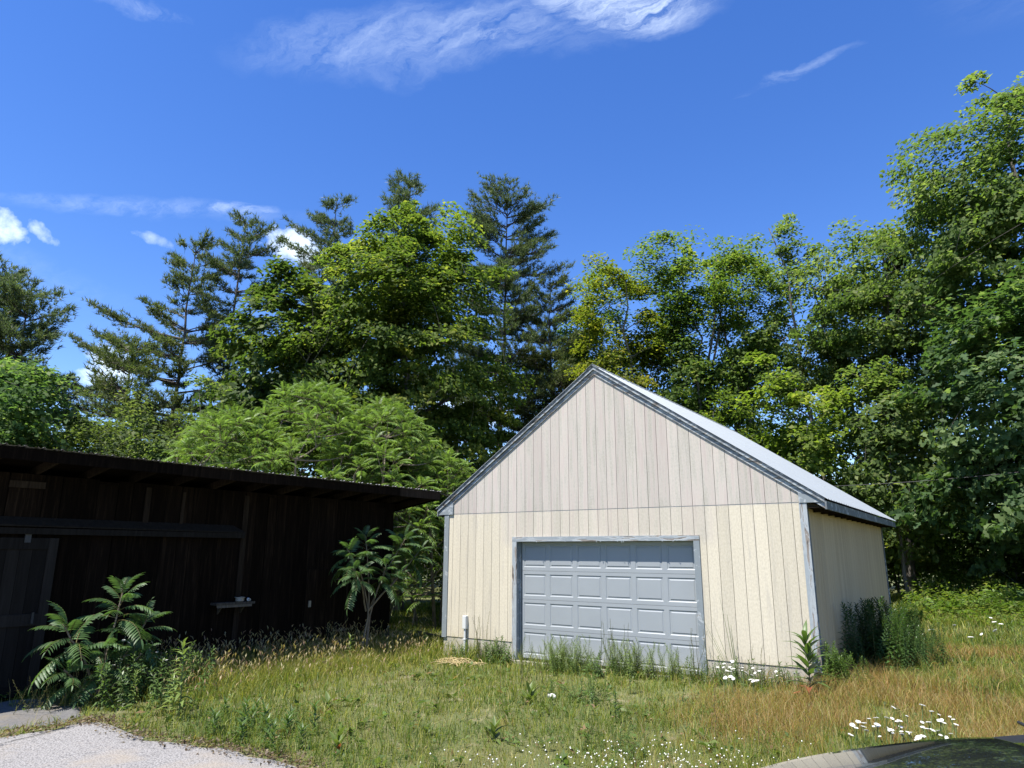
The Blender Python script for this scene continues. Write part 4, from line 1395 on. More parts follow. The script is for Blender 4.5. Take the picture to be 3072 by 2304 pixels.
def rosette(rng, tip, axis_, n, length, out, meshes, spread=(.1, 1.5), back=.18):
    """n fronds round a twig end; collects (mesh index, location, rotation, scale)"""
    a0 = rng.uniform(0, 6.28)
    ax = Vector(axis_).normalized()
    e1 = ax.orthogonal().normalized(); e2 = ax.cross(e1)
    for k in range(n):
        u = (k + .5) / n
        pol = spread[0] + (spread[1] - spread[0]) * u ** .8
        az = a0 + k * 2.399
        d = ax * math.cos(pol) + (e1 * math.cos(az) + e2 * math.sin(az)) * math.sin(pol)
        p_ = Vector(tip) - ax * (.02 + back * u)
        out.append((int(rng.integers(len(meshes))), tuple(p_), tuple(frond_rot(d)), float(length * (.55 + .5 * u) * rng.uniform(.85, 1.12))))


def put_fronds(root, out, meshes, limit, cam_local, stuff_name='foliage'):
    dist = [sum((a - b) ** 2 for a, b in zip(o[1], cam_local)) for o in out]
    order = sorted(range(len(out)), key=lambda i: dist[i] - 6 * out[i][1][2])
    for i in order[:limit]:
        mi, p_, r_, s_ = out[i]
        put('frond', meshes[mi], root, p_, r_, s_)
    rest = order[limit:]
    if rest:
        nb = NPB()
        from mathutils import Euler
        for i in rest:
            mi, p_, r_, s_ = out[i]
            me = meshes[mi]
            k = len(me.vertices)
            if not hasattr(put_fronds, 'cache'): put_fronds.cache = {}
            if me.name not in put_fronds.cache:
                v = np.zeros(k * 3, np.float32); me.vertices.foreach_get('co', v)
                cc = np.zeros(k * 4, np.float32); me.color_attributes['col'].data.foreach_get('color', cc)
                f = [tuple(p.vertices) for p in me.polygons]
                put_fronds.cache[me.name] = (v.reshape(-1, 3), cc.reshape(-1, 4)[:, :3], np.array(f))
            v, cc, f = put_fronds.cache[me.name]
            mr = np.array(Euler(r_).to_matrix())
            nb.add(v @ mr.T * s_ + np.array(p_), f, cc)
        o = put(stuff_name, nb.mesh(stuff_name, meshes[0].materials[0]), root)
        o['kind'] = 'stuff'


def sumac(base, top, rad, n_tip, seed, label, low=.45, length=.66, group='sumacs behind the shed', limit=300, skew=(0, 0)):
    rng = np.random.default_rng(seed)
    bz = gz(*base)
    root = empty('sumac_tree', (base[0], base[1], bz), 0, label, 'sumac', group)
    H = top - bz
    tw = NPB(); out = []
    # flat-topped dome of twig ends
    tips = []
    for k in range(n_tip):
        u = math.sqrt((k + .5) / n_tip); az = k * 2.399 + rng.normal(0, .15)
        r_ = rad * u * rng.uniform(.9, 1.08)
        z = H * (1 - (1 - low) * u ** 2.3) - .35 + rng.normal(0, .10)
        tips.append(np.array([r_ * math.cos(az) + skew[0] * u, r_ * math.sin(az) + skew[1] * u, max(z, .5)]))
    stems = [np.array([rng.normal(0, .3), rng.normal(0, .3), 0]) for _ in range(5)]
    nodes = []
    for b in stems:
        az = math.atan2(b[1], b[0]); P = [b + np.array([math.cos(az) * .5 * rad * t_, math.sin(az) * .5 * rad * t_, H * .62 * t_]) for t_ in np.linspace(0, 1, 7)]
        tw.tube(P, np.linspace(.055, .03, 7), 6); nodes += P[2:]
    for tpt in sorted(tips, key=lambda p_: np.linalg.norm(p_[:2])):
        nd = np.array(nodes)
        cost = np.linalg.norm(nd - tpt, axis=1) + np.maximum(0, (nd[:, 2] - tpt[2] + .3)) * 3
        a = nd[int(np.argmin(cost))]
        mid = (a + tpt) / 2 + np.array([0, 0, -.12 * np.linalg.norm(tpt - a)])
        tt = np.linspace(0, 1, 6)[:, None]
        P = a * (1 - tt) ** 2 + 2 * mid * tt * (1 - tt) + tpt * tt ** 2
        tw.tube(P, np.linspace(.026, .011, 6), 4); nodes += list(P[3:5])
        ax = unit(P[-1] - P[-2] + np.array([0, 0, .5]) + .25 * np.array([tpt[0], tpt[1], 0]) / rad)
        rosette(rng, tpt, ax, int(rng.integers(9, 13)), length, out, GF, (.12, 1.42))
    put('trunk', tw.mesh('trunk', M['sumacbark'], True), root)
    put_fronds(root, out, GF, limit, (CAM_P[0] - base[0], CAM_P[1] - base[1], CAM_P[2] - bz))
    return root


sumac((-7.4, -.4), 5.8, 2.0, 76, 51, 'left part of the sumac thicket, lowest dome above the shed roof')
sumac((-6.6, 1.6), 6.8, 2.45, 96, 52, 'tallest light green sumac, dome in the middle behind the shed')
sumac((-4.9, 2.9), 6.2, 2.2, 84, 53, 'light green sumac dome behind the right end of the shed roof')
sumac((-3.6, 4.2), 4.7, 1.6, 70, 54, 'sumac nearest the garage, leafy down to the ground in the gap', low=.16)


def sapling(root_xy, stems, seed, label, fl, group=None, extra=()):
    """stems: list of (polyline points relative to base, frond count, length, axis)"""
    rng = np.random.default_rng(seed)
    bz = gz(*root_xy)
    root = empty('sumac_sapling', (root_xy[0], root_xy[1], bz), 0, label, 'sumac', group)
    for P, n, length, ax, spr in stems:
        P = np.array(P, float)
        tt = np.linspace(0, 1, 8)
        ti = np.linspace(0, 1, len(P))
        Q = np.stack([np.interp(tt, ti, P[:, k]) for k in range(3)], 1)
        Q[1:-1] += rng.normal(0, .008, (6, 3))
        put('stem', (lambda b: b.mesh('stem', M['sumacbark'], True))(_tube(Q, np.linspace(.020, .010, 8) * fl)), root)
        out = []
        rosette(rng, Q[-1], Q[-1] - Q[-3] + .1 * np.array(ax), n + 2, length * .92, out, FF, spr, back=.42)
        for mi, p_, r_, s_ in out:
            put('frond', FF[mi], root, p_, r_, s_)
    return root


def _tube(Q, r_):
    nb = NPB(); nb.tube(Q, r_, 6); return nb

# two young sumacs in front of the shed
sapling((-0.99, -6.31), [
    ([(0, 0, 0), (.0, .02, .7), (0.02, .12, 1.46)], 13, .70, (0, .05, 1), (.12, 1.75)),
    ([(0, 0, 0), (.02, -.25, .5), (.05, -.62, 1.04)], 11, .74, (.15, -.5, 1), (.15, 1.8)),
    ([(0, 0, 0), (.0, .2, .4), (.15, .46, 1.05)], 11, .68, (.3, .5, 1), (.3, 1.8)),
    ([(0, 0, 0), (.2, -.1, .4), (.32, -.18, .72)], 10, .62, (.6, -.2, .8), (.2, 1.7)),
    ([(0, 0, 0), (.15, .2, .3), (.34, .34, .62)], 9, .6, (.6, .5, .7), (.2, 1.7)),
    ([(0, 0, 0), (.1, -.3, .2), (.20, -.62, .50)], 8, .6, (.4, -.8, .5), (.3, 1.5)),
], 61, 'young sumac with long fern-like leaves beside the shed sliding door', 1.0)
sapling((-0.96, -1.24), [
    ([(0, 0, 0), (.0, .06, .9), (0.0, -.25, 1.7), (0, -.66, 2.12)], 13, .64, (0, -.5, 1), (.2, 1.8)),
    ([(0, .02, 0), (.0, .06, .95), (.05, .45, 1.7), (.1, .95, 2.40)], 14, .66, (.1, .5, 1), (.2, 1.8)),
    ([(0, -.12, 0), (.02, .0, .9), (.02, -.05, 1.6), (-.1, -.08, 2.38)], 14, .62, (-.1, -.1, 1), (.2, 1.8)),
    ([(0, .02, .9), (.15, .15, 1.4), (.25, .22, 1.85)], 13, .60, (.5, .3, 1), (.3, 1.8)),
    ([(0, .02, .9), (.1, .8, 1.6), (.1, 1.42, 2.12)], 13, .60, (.2, .7, .8), (.3, 1.7)),
    ([(0, -.05, .9), (.2, -.4, 1.45), (.3, -.75, 1.75)], 12, .60, (.5, -.5, .8), (.3, 1.7)),
    ([(0, .0, .9), (.2, .3, 1.3), (.32, .6, 1.62)], 9, .56, (.8, .3, .5), (.3, 1.5)),
], 62, 'slim young sumac leaning out from the right end of the shed wall', 1.0)

# ------------------------------------------------------------------ wild herbs


def lance_mesh(name, seed, L=1.0, W_=.20, droop=.35, c0=(.07, .12, .03), c1=(.10, .16, .04)):
    rng = np.random.default_rng(seed)
    t_ = np.array([0, .15, .4, .68, 1.0]); ww = np.array([.22, .75, 1.0, .7, 0.0]) * W_ * .5
    row = []
    for a, b in zip(t_, ww):
        z = .22 * a - droop * a * a
        row += [(a, b, z + b * .3), (a, 0, z), (a, -b, z + b * .3)]
    f = [(i * 3 + j, i * 3 + j + 1, i * 3 + j + 4, i * 3 + j + 3) for i in range(4) for j in (0, 1)]
    k = rng.uniform(.9, 1.1)
    c = np.array([[c0[q] + (c1[q] - c0[q]) * (i % 3 != 1) * .6 for q in range(3)] for i in range(15)]) * k
    return mesh_np(name, np.array(row), np.array(f), M['weed'], c)


LF = {
    'green': [lance_mesh('leaf', 300 + k, droop=.15 + .16 * k, W_=.22) for k in range(4)],
    'light': [lance_mesh('leaf', 310 + k, droop=.15 + .16 * k, W_=.24, c0=(.14, .20, .05), c1=(.22, .27, .09)) for k in range(4)],
    'dark': [lance_mesh('leaf', 320 + k, droop=.15 + .16 * k, W_=.20, c0=(.045, .085, .022), c1=(.075, .125, .035)) for k in range(4)],
    'dock': [lance_mesh('leaf', 330 + k, droop=.05 + .22 * k, W_=.30, c0=(.10, .15, .035), c1=(.16, .19, .05)) for k in range(4)],
    'red': [lance_mesh('leaf', 340 + k, droop=.2 + .2 * k, W_=.26, c0=(.30, .07, .04), c1=(.36, .12, .06)) for k in range(2)],
}


def herb(name, xy, h, n, ll, kind, seed, label, cat='weed', stem_r=.006, taper=.55, lean=(0, 0), red=0, top=True, start=.10, el=(.9, .1), stem='stem', group=None):
    rng = np.random.default_rng(seed)
    z = gz(*xy)
    root = empty(name, (xy[0], xy[1], z), rng.uniform(0, 6.28), label, cat, group)
    tt = np.linspace(0, 1, 7)
    P = np.stack([lean[0] * tt ** 1.6 + rng.normal(0, .006, 7), lean[1] * tt ** 1.6 + rng.normal(0, .006, 7), tt * h - .02], 1)
    nb = NPB(); nb.tube(P, np.linspace(stem_r, stem_r * .45, 7), 5)
    put('stem', nb.mesh('stem', M[stem]), root)
    for k in range(n):
        u = start + (1 - start) * (k + .5) / n
        az = k * 2.399 + rng.normal(0, .2)
        e = el[1] + (el[0] - el[1]) * u ** 2 + rng.normal(0, .12)
        if u > .93 and top: e = rng.uniform(.7, 1.2)
        d = (math.cos(az) * math.cos(e), math.sin(az) * math.cos(e), math.sin(e))
        p_ = [float(np.interp(u, tt, P[:, q])) for q in range(3)]
        L = ll * (1 - (1 - taper) * u) * rng.uniform(.85, 1.1) * (.8 if u < start + .08 else 1)
        me = LF['red'][k % 2] if k < red else LF[kind][int(rng.integers(4))]
        put('leaf', me, root, p_, frond_rot(d), L)
    return root


herb('tall_weed', (.98, -6.30), .92, 52, .24, 'light', 1, 'tall pale green leafy weed at the driveway edge, right of the young sumac', lean=(.05, .02), stem_r=.010)
herb('tall_weed', (.72, -6.22), .52, 28, .22, 'light', 2, 'shorter pale leafy weed leaning left against the tall one', lean=(-.12, -.06), stem_r=.008)
herb('tall_weed', (-.12, -6.30), .46, 46, .085, 'light', 3, 'slender small weed with a starry top beside the driveway tip', stem_r=.006, taper=.9)
herb('tall_weed', (.12, -6.22), .24, 18, .07, 'light', 4, 'tiny starry weed right of the slender small one', stem_r=.004, taper=.9)
herb('tall_weed', (.50, -6.40), .22, 18, .10, 'green', 5, 'low leafy weed at the foot of the tall pale weed', stem_r=.005, taper=.8)
herb('tall_weed', (-.59, -1.98), .52, 22, .19, 'light', 6, 'bright leafy weed before the right end of the shed', stem_r=.008, lean=(.04, .0))
herb('tall_weed', (7.34, -.93), .80, 34, .40, 'green', 7, 'tall leafy weed with whorled drooping leaves at the front right corner of the garage', stem_r=.011, taper=.8, red=4, stem='stemred', el=(1.1, .15))
herb('broadleaf_plant', (4.10, -3.03), .14, 16, .24, 'dock', 8, 'bright rosette of broad leaves in the middle of the lawn', stem_r=.005, start=.02, el=(1.2, .5), taper=.9)
herb('broadleaf_plant', (2.1, -4.9), .13, 13, .22, 'dock', 9, 'pale broad-leaved rosette on the worn lawn in front of the shed', stem_r=.005, start=.02, el=(1.2, .3), taper=.9)
herb('broadleaf_plant', (3.75, -6.2), .16, 9, .24, 'dock', 10, 'upright dock with one red leaf near the bottom of the picture', stem_r=.005, start=.02, el=(1.3, .7), red=1, taper=.9)
herb('broadleaf_plant', (4.9, -5.0), .16, 14, .20, 'dock', 11, 'loose leafy tuft low in the centre of the lawn', stem_r=.004, start=.02, el=(1.2, .5), taper=.9)
herb('tall_weed', (3.74, -3.24), .64, 22, .07, 'dark', 12, 'thin dark stalk with few leaves standing in the middle of the lawn', stem_r=.004, stem='stemred')
herb('tall_weed', (5.62, -3.47), .36, 40, .10, 'green', 13, 'feathery topped green weed below the garage door', stem_r=.005, taper=.9)
herb('tall_weed', (6.9, -3.6), .62, 26, .06, 'dark', 14, 'wiry dark weed stalk low in front of the right part of the garage', stem_r=.004, stem='stemred')
herb('tall_weed', (7.5, -4.1), .55, 24, .06, 'dark', 15, 'second wiry stalk right of the first, near the car bonnet', stem_r=.004, stem='stemred')
herb('tall_weed', (5.0, -1.7), .62, 36, .10, 'light', 16, 'light green weed before the right half of the garage door', stem_r=.006)
herb('tall_weed', (6.0, -2.2), .40, 20, .11, 'dark', 17, 'dark leafy weed with a withered stalk right of the door weeds', stem_r=.006)
rng = np.random.default_rng(900)
FORB = [(1.6, -6.25), (1.95, -6.45), (2.3, -6.3), (2.6, -6.55), (2.45, -6.15), (2.9, -6.45), (1.9, -6.0), (2.8, -6.1), (3.2, -6.6), (1.4, -5.95), (2.15, -6.1), (2.55, -5.85), (1.7, -5.7), (2.9, -5.8), (3.3, -6.3), (2.2, -6.62)]
for k, p_ in enumerate(FORB):
    herb('leafy_weed', p_, float(rng.uniform(.20, .34)), 26, .15, 'green', 20 + k, 'knee-low green leafy weed in the thick patch along the driveway edge', stem_r=.004, taper=.8, el=(1.1, .2), group='leafy weeds along the driveway')


def stem_cluster_mesh(name, seed, h, n, ll, kind='green', w_=.16, curl=.5, head=None):
    """one wand: stem with many small leaves, in one mesh"""
    rng = np.random.default_rng(seed)
    nb = NPB()
    tt = np.linspace(0, 1, 6)
    P = np.stack([rng.normal(0, .012, 6) + .05 * h * tt ** 2, rng.normal(0, .012, 6), tt * h], 1)
    nb.tube(P, np.linspace(.005, .002, 6), 4, (.10, .11, .04))
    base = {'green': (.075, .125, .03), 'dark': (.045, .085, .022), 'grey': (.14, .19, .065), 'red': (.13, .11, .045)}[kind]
    for k in range(n):
        u = .08 + .92 * (k + rng.random()) / n
        az = k * 2.399
        c = np.array([np.interp(u, tt, P[:, q]) for q in range(3)])
        e = -.1 + 1.1 * u ** 2
        d = np.array([math.cos(az) * math.cos(e), math.sin(az) * math.cos(e), math.sin(e)])
        L = ll * (1 - .5 * u) * rng.uniform(.8, 1.2)
        wv = unit(np.cross(d, np.array([0, 0, 1.]))) * L * w_ * .5
        m_ = c + d * L * .45 + np.array([0, 0, .04 * L])
        v = np.array([c, m_ + wv, c + d * L - np.array([0, 0, curl * L * .5]), m_ - wv])
        nb.add(v, np.array([[0, 1, 2, 3]]), np.array(base) * rng.uniform(.8, 1.35))
    return nb.mesh(name, M['weed'])


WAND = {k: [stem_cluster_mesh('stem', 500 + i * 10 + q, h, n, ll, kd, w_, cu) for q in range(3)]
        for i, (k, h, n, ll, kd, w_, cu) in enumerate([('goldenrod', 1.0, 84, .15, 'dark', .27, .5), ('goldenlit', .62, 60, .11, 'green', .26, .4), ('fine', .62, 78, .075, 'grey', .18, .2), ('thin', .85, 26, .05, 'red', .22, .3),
                                                       ('tuft', .42, 40, .11, 'green', .24, .5)])}


def clump(name, xy, kind, n, spread, hs, seed, label, cat='weed', leanr=.18, group=None):
    rng = np.random.default_rng(seed)
    root = empty(name, (xy[0], xy[1], gz(*xy)), 0, label, cat, group)
    for k in range(n):
        dx, dy = rng.normal(0, spread[0]), rng.normal(0, spread[1])
        z = gz(xy[0] + dx, xy[1] + dy) - gz(*xy)
        put('stem', WAND[kind][int(rng.integers(3))], root, (dx, dy, z - .01), (rng.normal(0, leanr), rng.normal(0, leanr), rng.uniform(0, 6.28)), float(rng.uniform(*hs)))
    return root


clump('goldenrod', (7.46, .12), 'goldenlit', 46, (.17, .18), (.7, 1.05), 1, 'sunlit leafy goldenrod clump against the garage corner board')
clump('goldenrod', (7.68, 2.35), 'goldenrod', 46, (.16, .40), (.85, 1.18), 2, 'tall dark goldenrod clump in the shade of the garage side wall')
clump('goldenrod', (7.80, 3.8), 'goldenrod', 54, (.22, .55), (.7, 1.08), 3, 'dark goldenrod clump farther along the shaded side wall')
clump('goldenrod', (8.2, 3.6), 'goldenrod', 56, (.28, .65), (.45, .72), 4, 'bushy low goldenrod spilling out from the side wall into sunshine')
clump('door_weed', (3.10, -.42), 'fine', 95, (.26, .16), (.6, 1.05), 5, 'thick feathery green bush growing before the left half of the garage door', leanr=.36)
clump('door_weed', (4.0, -.30), 'thin', 12, (.20, .08), (.7, 1.08), 6, 'group of tall thin seed stalks before the middle of the garage door', leanr=.08)
clump('door_weed', (4.45, -.34), 'fine', 60, (.26, .12), (.6, 1.05), 7, 'hazy grey-green weeds right of the middle of the garage door', leanr=.28)
clump('door_weed', (5.02, -.32), 'fine', 26, (.2, .1), (.6, 1.0), 8, 'thin weeds before the right end of the garage door', leanr=.2)
clump('door_weed', (5.50, -.30), 'thin', 7, (.08, .05), (.75, 1.05), 9, 'few tall stalks in front of the right door casing', leanr=.1)
clump('door_weed', (4.0, -.55), 'tuft', 30, (.5, .14), (.5, 1.0), 10, 'low leafy growth along the foot of the garage door', leanr=.3)
clump('wall_weed', (1.25, -.30), 'thin', 9, (.10, .06), (.75, 1.15), 11, 'spindly reddish weed in front of the left part of the garage wall', leanr=.10)
clump('wall_weed', (.85, -.25), 'tuft', 18, (.28, .08), (.5, 1.0), 12, 'low weeds round the white conduit at the garage wall', leanr=.3)
clump('wall_weed', (1.62, -.30), 'tuft', 20, (.13, .08), (.7, 1.25), 13, 'small green weed tuft left of the door casing', leanr=.25)
clump('wall_weed', (6.3, -.28), 'thin', 16, (.36, .06), (.45, .75), 14, 'dry wiry weeds along the right part of the garage wall', leanr=.25)
clump('gap_weed', (-.35, 2.3), 'tuft', 40, (.35, .5), (1.0, 1.9), 15, 'dark leafy weeds in the shade between shed and garage', leanr=.25)
clump('gap_weed', (-.35, .9), 'tuft', 26, (.2, .4), (.8, 1.5), 16, 'sunlit green weeds beside the left garage corner', leanr=.3)
clump('lawn_weed', (3.3, -1.7), 'thin', 9, (.15, .12), (.6, .95), 17, 'thin seed stalks standing in the lawn before the left door casing', leanr=.15)
clump('lawn_weed', (4.7, -2.4), 'tuft', 22, (.22, .18), (.5, 1.0), 18, 'leafy green tuft in the lawn before the garage door', leanr=.3)
clump('lawn_weed', (6.4, -4.9), 'tuft', 24, (.35, .2), (.4, .7), 19, 'low green herb patch near the bottom of the picture', leanr=.4)

clump('wall_weed', (6.0, -.30), 'tuft', 26, (.22, .07), (.55, 1.05), 20, 'green weeds hiding the wall foot just right of the door casing', leanr=.3)
clump('wall_weed', (6.75, -.28), 'tuft', 28, (.26, .07), (.55, 1.0), 21, 'green weeds at the wall foot behind the small white flowers', leanr=.3)
clump('wall_weed', (1.3, -.22), 'tuft', 24, (.25, .06), (.5, .95), 22, 'low leafy weeds at the wall foot below the spindly reddish one', leanr=.3)
clump('shade_weed', (-.75, -5.75), 'tuft', 60, (.42, .42), (.9, 1.7), 23, 'dark leafy weeds in the shade under the young sumac', leanr=.3)
clump('shade_weed', (-.95, -6.9), 'thin', 26, (.22, .25), (.4, .7), 24, 'brownish dry tuft in the shade by the foot of the sliding door', leanr=.35)

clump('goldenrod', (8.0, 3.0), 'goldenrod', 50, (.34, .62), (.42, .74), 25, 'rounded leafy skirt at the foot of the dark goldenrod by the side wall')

# long bare stalks beside the right casing
rt = empty('reed_grass', (6.05, -.20, gz(6.05, -.2)), 0, 'clump of long dark grass stalks fanning out before the right garage wall', 'grass clump')
for k, (dx, h, r_) in enumerate([(-.52, .62, .004), (-.40, .80, .004), (-.46, 1.02, .005), (-.25, .92, .005), (-.30, .78, .004), (-.12, 1.32, .006), (-.02, 1.05, .009), (.03, .9, .008), (.10, .66, .004)]):
    tt = np.linspace(0, 1, 8)
    x0 = .06 + dx * .16
    Pp = np.stack([x0 + (dx - x0) * tt ** 1.25, -.03 * tt, h * tt], 1)
    nbk = NPB(); nbk.tube(Pp, r_ * (1 - .75 * tt), 4)
    put('blade', nbk.mesh('blade', M['stem']), rt)

# yarrow: flat white heads on stalks
def yarrow_head(seed, R0=.042):
    rng = np.random.default_rng(seed)
    nb = NPB()
    k = 26
    for i in range(k):
        u = math.sqrt((i + .5) / k); az = i * 2.399
        c = np.array([R0 * u * math.cos(az), R0 * u * math.sin(az) * .9, .006 * (1 - u * u) + rng.normal(0, .002)])
        r_ = .0105 * rng.uniform(.8, 1.2)
        th = np.arange(6) * math.pi / 3
        top_ = c + np.stack([r_ * np.cos(th), r_ * np.sin(th), np.zeros(6)], 1)
        bot = c + np.stack([r_ * .5 * np.cos(th), r_ * .5 * np.sin(th), np.full(6, -.008)], 1)
        v = np.concatenate([top_, bot, c[None] + [[0, 0, .004]]])
        nb.add(v, np.array([(12, j, (j + 1) % 6) for j in range(6)]))
        nb.add(v, np.array([(j, 6 + j, 6 + (j + 1) % 6, (j + 1) % 6) for j in range(6)]))
    return nb.mesh('flower_head', M['petal'])


YH = [yarrow_head(k, r_) for k, r_ in enumerate([.034, .044, .052])]
YS = []
for k in range(3):
    nbk = NPB(); tt = np.linspace(0, 1, 5)
    nbk.tube(np.stack([.04 * np.sin(tt * 2 + k), .03 * tt * (k - 1), tt], 1), [.007, .006, .005, .005, .004], 4)
    rr = np.random.default_rng(k)
    YS.append(nbk.mesh('stem', M['stem']))
rng = np.random.default_rng(31)


def yarrow(x, y, h, label, group, sc=1.0):
    k = int(rng.integers(3))
    root = empty('yarrow', (x, y, gz(x, y)), rng.uniform(0, 6.28), label, 'flower', group)
    put('stem', YS[k], root, (0, 0, 0), (0, 0, 0), (1, 1, h))
    tipx, tipy = .04 * math.sin(2 + k), .03 * (k - 1)
    put('flower_head', YH[int(rng.integers(3))], root, (tipx, tipy, h + .004), (rng.normal(0, .28), rng.normal(0, .28), rng.uniform(0, 6)), sc * float(rng.uniform(.7, 1.15)))


for k in range(52):
    u, v = rng.uniform(-1, 1), rng.normal(0, .26)
    x, y = 8.72 + u * .42, -3.30 + u * .22 + v
    yarrow(x, y, float(rng.uniform(.13, .32)), 'white yarrow flower in the low patch nearest the car bonnet', 'yarrow patch by the car', .55)
for k in range(30):
    x = 5.95 + abs(rng.normal(0, .55)) + .0; y = -.45 - abs(rng.normal(0, .45))
    yarrow(x, y, float(rng.uniform(.22, .40)), 'small white yarrow flower before the right part of the garage wall', 'yarrow by the garage wall', .50)
for k in range(9):
    yarrow(6.55 + rng.normal(0, .10), -1.25 + rng.normal(0, .2), float(rng.uniform(.18, .42)), 'white yarrow flower on a tall stalk in front of the corner weed', 'yarrow on tall stalks', .75)
for k in range(20):
    yarrow(-.92 + rng.normal(0, .2), -5.95 + rng.normal(0, .22), float(rng.uniform(.45, .80)), 'white flower head among the young sumac leaves by the shed', 'white flowers beside the young sumac', .62)
for k in range(14):
    yarrow(9.0 + rng.uniform(-1.2, 2.2), rng.uniform(3.5, 9.5), float(rng.uniform(.3, .45)), 'scattered white flower in the far meadow right of the garage', 'white flowers in the meadow', 1.0)

# ferns and green growth at the wood's edge
rng = np.random.default_rng(61)
for k in range(16):
    x = 7.9 + rng.uniform(0, 5.6); y = 11.2 + rng.normal(0, .6) + .12 * (x - 8)
    root = empty('fern', (x, y, gz(x, y)), 0, 'light green fern in the band of ferns at the edge of the wood', 'fern', 'ferns at the wood edge')
    for q in range(11):
        az = q * 2.399; e = rng.uniform(.5, 1.1)
        put('frond', GF[int(rng.integers(5))], root, (0, 0, .05), frond_rot((math.cos(az) * math.cos(e), math.sin(az) * math.cos(e), math.sin(e))), float(rng.uniform(.6, .95)))

# dead forked stems in the gap
for (x, y, sc, sd_, lb) in [(-3.0, 4.0, 1.0, 1, 'pale dead forked stem in the gap, nearer the garage wall'), (-4.1, 3.6, .85, 2, 'pale dead forked stem in the gap, left of the other')]:
    rr = np.random.default_rng(sd_)
    root = empty('dead_sapling', (x, y, gz(x, y)), 0, lb, 'dead sapling')
    nbk = NPB()

    def fork(p, d, L, r_, lev):
        q = p + d * L
        m_ = (p + q) / 2 + rr.normal(0, .04 * L, 3)
        nbk.tube([p, m_, q], [r_, r_ * .85, r_ * .7], 5)
        if lev:
            for s_ in (-1, 1):
                dd = unit(d + s_ * np.array([.55, .38, 0]) * rr.uniform(.6, 1.2) + rr.normal(0, .15, 3))
                fork(q, dd, L * rr.uniform(.55, .8), r_ * .65, lev - 1)
    fork(np.array([0, 0, -.05]), unit(np.array([.1, .05, 1.])), 1.0 * sc, .03 * sc, 3)
    put('branches', nbk.mesh('branches', M['deadwood'], True), root)
boulder('white_stone', (4.22, -2.65, gz(4.22, -2.65) + .05), (.085, .06, .045), M['whitestone'], 'white stone lying in the lawn before the garage door', 8)
# a bent wire hoop by the shed corner
wz = gz(-.65, -.95)
nbk = NPB(); nbk.tube([(0, 0, -.05), (0, 0, .15), (.015, .01, .165), (.09, .08, .17), (.14, .12, .168)], .004, 5)
o = put('wire_hoop', nbk.mesh('wire_hoop', M['tin']), None, (-.65, -.95, wz))
tag(o, 'bent bare wire sticking out of the grass by the shed corner', 'wire')
# curls of old straw on the ground
rr = np.random.default_rng(5); nbk = NPB()
for k in range(60):
    a = np.array([rr.normal(0, .22), rr.normal(0, .14), .05]); az = rr.uniform(0, 6.28); L = rr.uniform(.08, .22)
    tt = np.linspace(-1, 1, 5)
    nbk.tube(np.stack([a[0] + math.cos(az) * L * tt, a[1] + math.sin(az) * L * tt, a[2] + .06 * (1 - tt ** 2) * rr.random() + .02], 1), .006, 3)
o = put('straw', nbk.mesh('straw', M['straw']), None, (1.11, -.95, gz(1.11, -.95)))
tag(o, 'little heap of curled dry straw before the left garage corner', 'straw', kind='stuff')
# planks stacked behind the shed corner
for k, (x, y, z, rz, ry, ln) in enumerate([(-1.55, 1.15, .02, .5, .05, 1.5), (-1.35, 1.25, .10, .35, -.04, 1.3), (-1.15, 1.2, .19, .9, .22, 1.0)]):
    o = put('loose_plank', MB().box(-ln / 2, ln / 2, -.09, .09, -.015, .015).mesh('loose_plank', M['greyplank'], bevel=.003), None, (x, y, gz(x, y) + z), (0, ry, rz))
    tag(o, ['lowest grey plank of the small pile behind the shed corner', 'grey plank in the middle of the small pile behind the shed corner', 'slanting plank on top of the small pile behind the shed corner'][k], 'plank')

# overhead wire behind the garage
tt = np.linspace(0, 1, 40)
a = np.array([-1.0, 11.5, 4.15]); b = np.array([26.0, 10.4, 6.9])
Pw = a + (b - a) * tt[:, None]; Pw[:, 2] -= 1.55 * 4 * tt * (1 - tt)
nbk = NPB(); nbk.tube(Pw, .009, 5)
o = put('overhead_wire', nbk.mesh('overhead_wire', M['blackplastic']), None)
tag(o, 'thin dark wire sagging before the trees behind the garage', 'wire')

# ------------------------------------------------------------------ grass


def vnoise(x, y, sc, seed):
    r = np.random.default_rng(seed)
    tab = r.random((64, 64))
    u, v = np.asarray(x) / sc + 200.3, np.asarray(y) / sc + 200.7
    i, j = np.floor(u).astype(int), np.floor(v).astype(int)
    a, b = u - i, v - j
    a, b = a * a * (3 - 2 * a), b * b * (3 - 2 * b)
    g = lambda p, q: tab[p % 64, q % 64]
    return g(i, j) * (1 - a) * (1 - b) + g(i + 1, j) * a * (1 - b) + g(i, j + 1) * (1 - a) * b + g(i + 1, j + 1) * a * b


def inside(x, y, poly):
    c = np.zeros(len(x), bool)
    for (x0, y0), (x1, y1) in zip(poly, poly[1:] + poly[:1]):
        k = ((y0 > y) != (y1 > y)) & (x < (x1 - x0) * (y - y0) / (y1 - y0 + 1e-12) + x0)
        c ^= k
    return c


def free(x, y, edge=0.0):
    ok = ~((x > -.0) & (x < GW) & (y > -.02) & (y < GD))
    rel = np.stack([x - SP[0], y - SP[1]], 1)
    s, o = rel @ su, rel @ sn
    ok &= ~((s > -.05) & (s < 9.4) & (o < -.02) & (o > -5.1))
    ok &= ~inside(x, y, PAVE) & ~(inside(x, y, APRON) & (vnoise(x, y, .45, 88) > .36))
    return ok, s, o


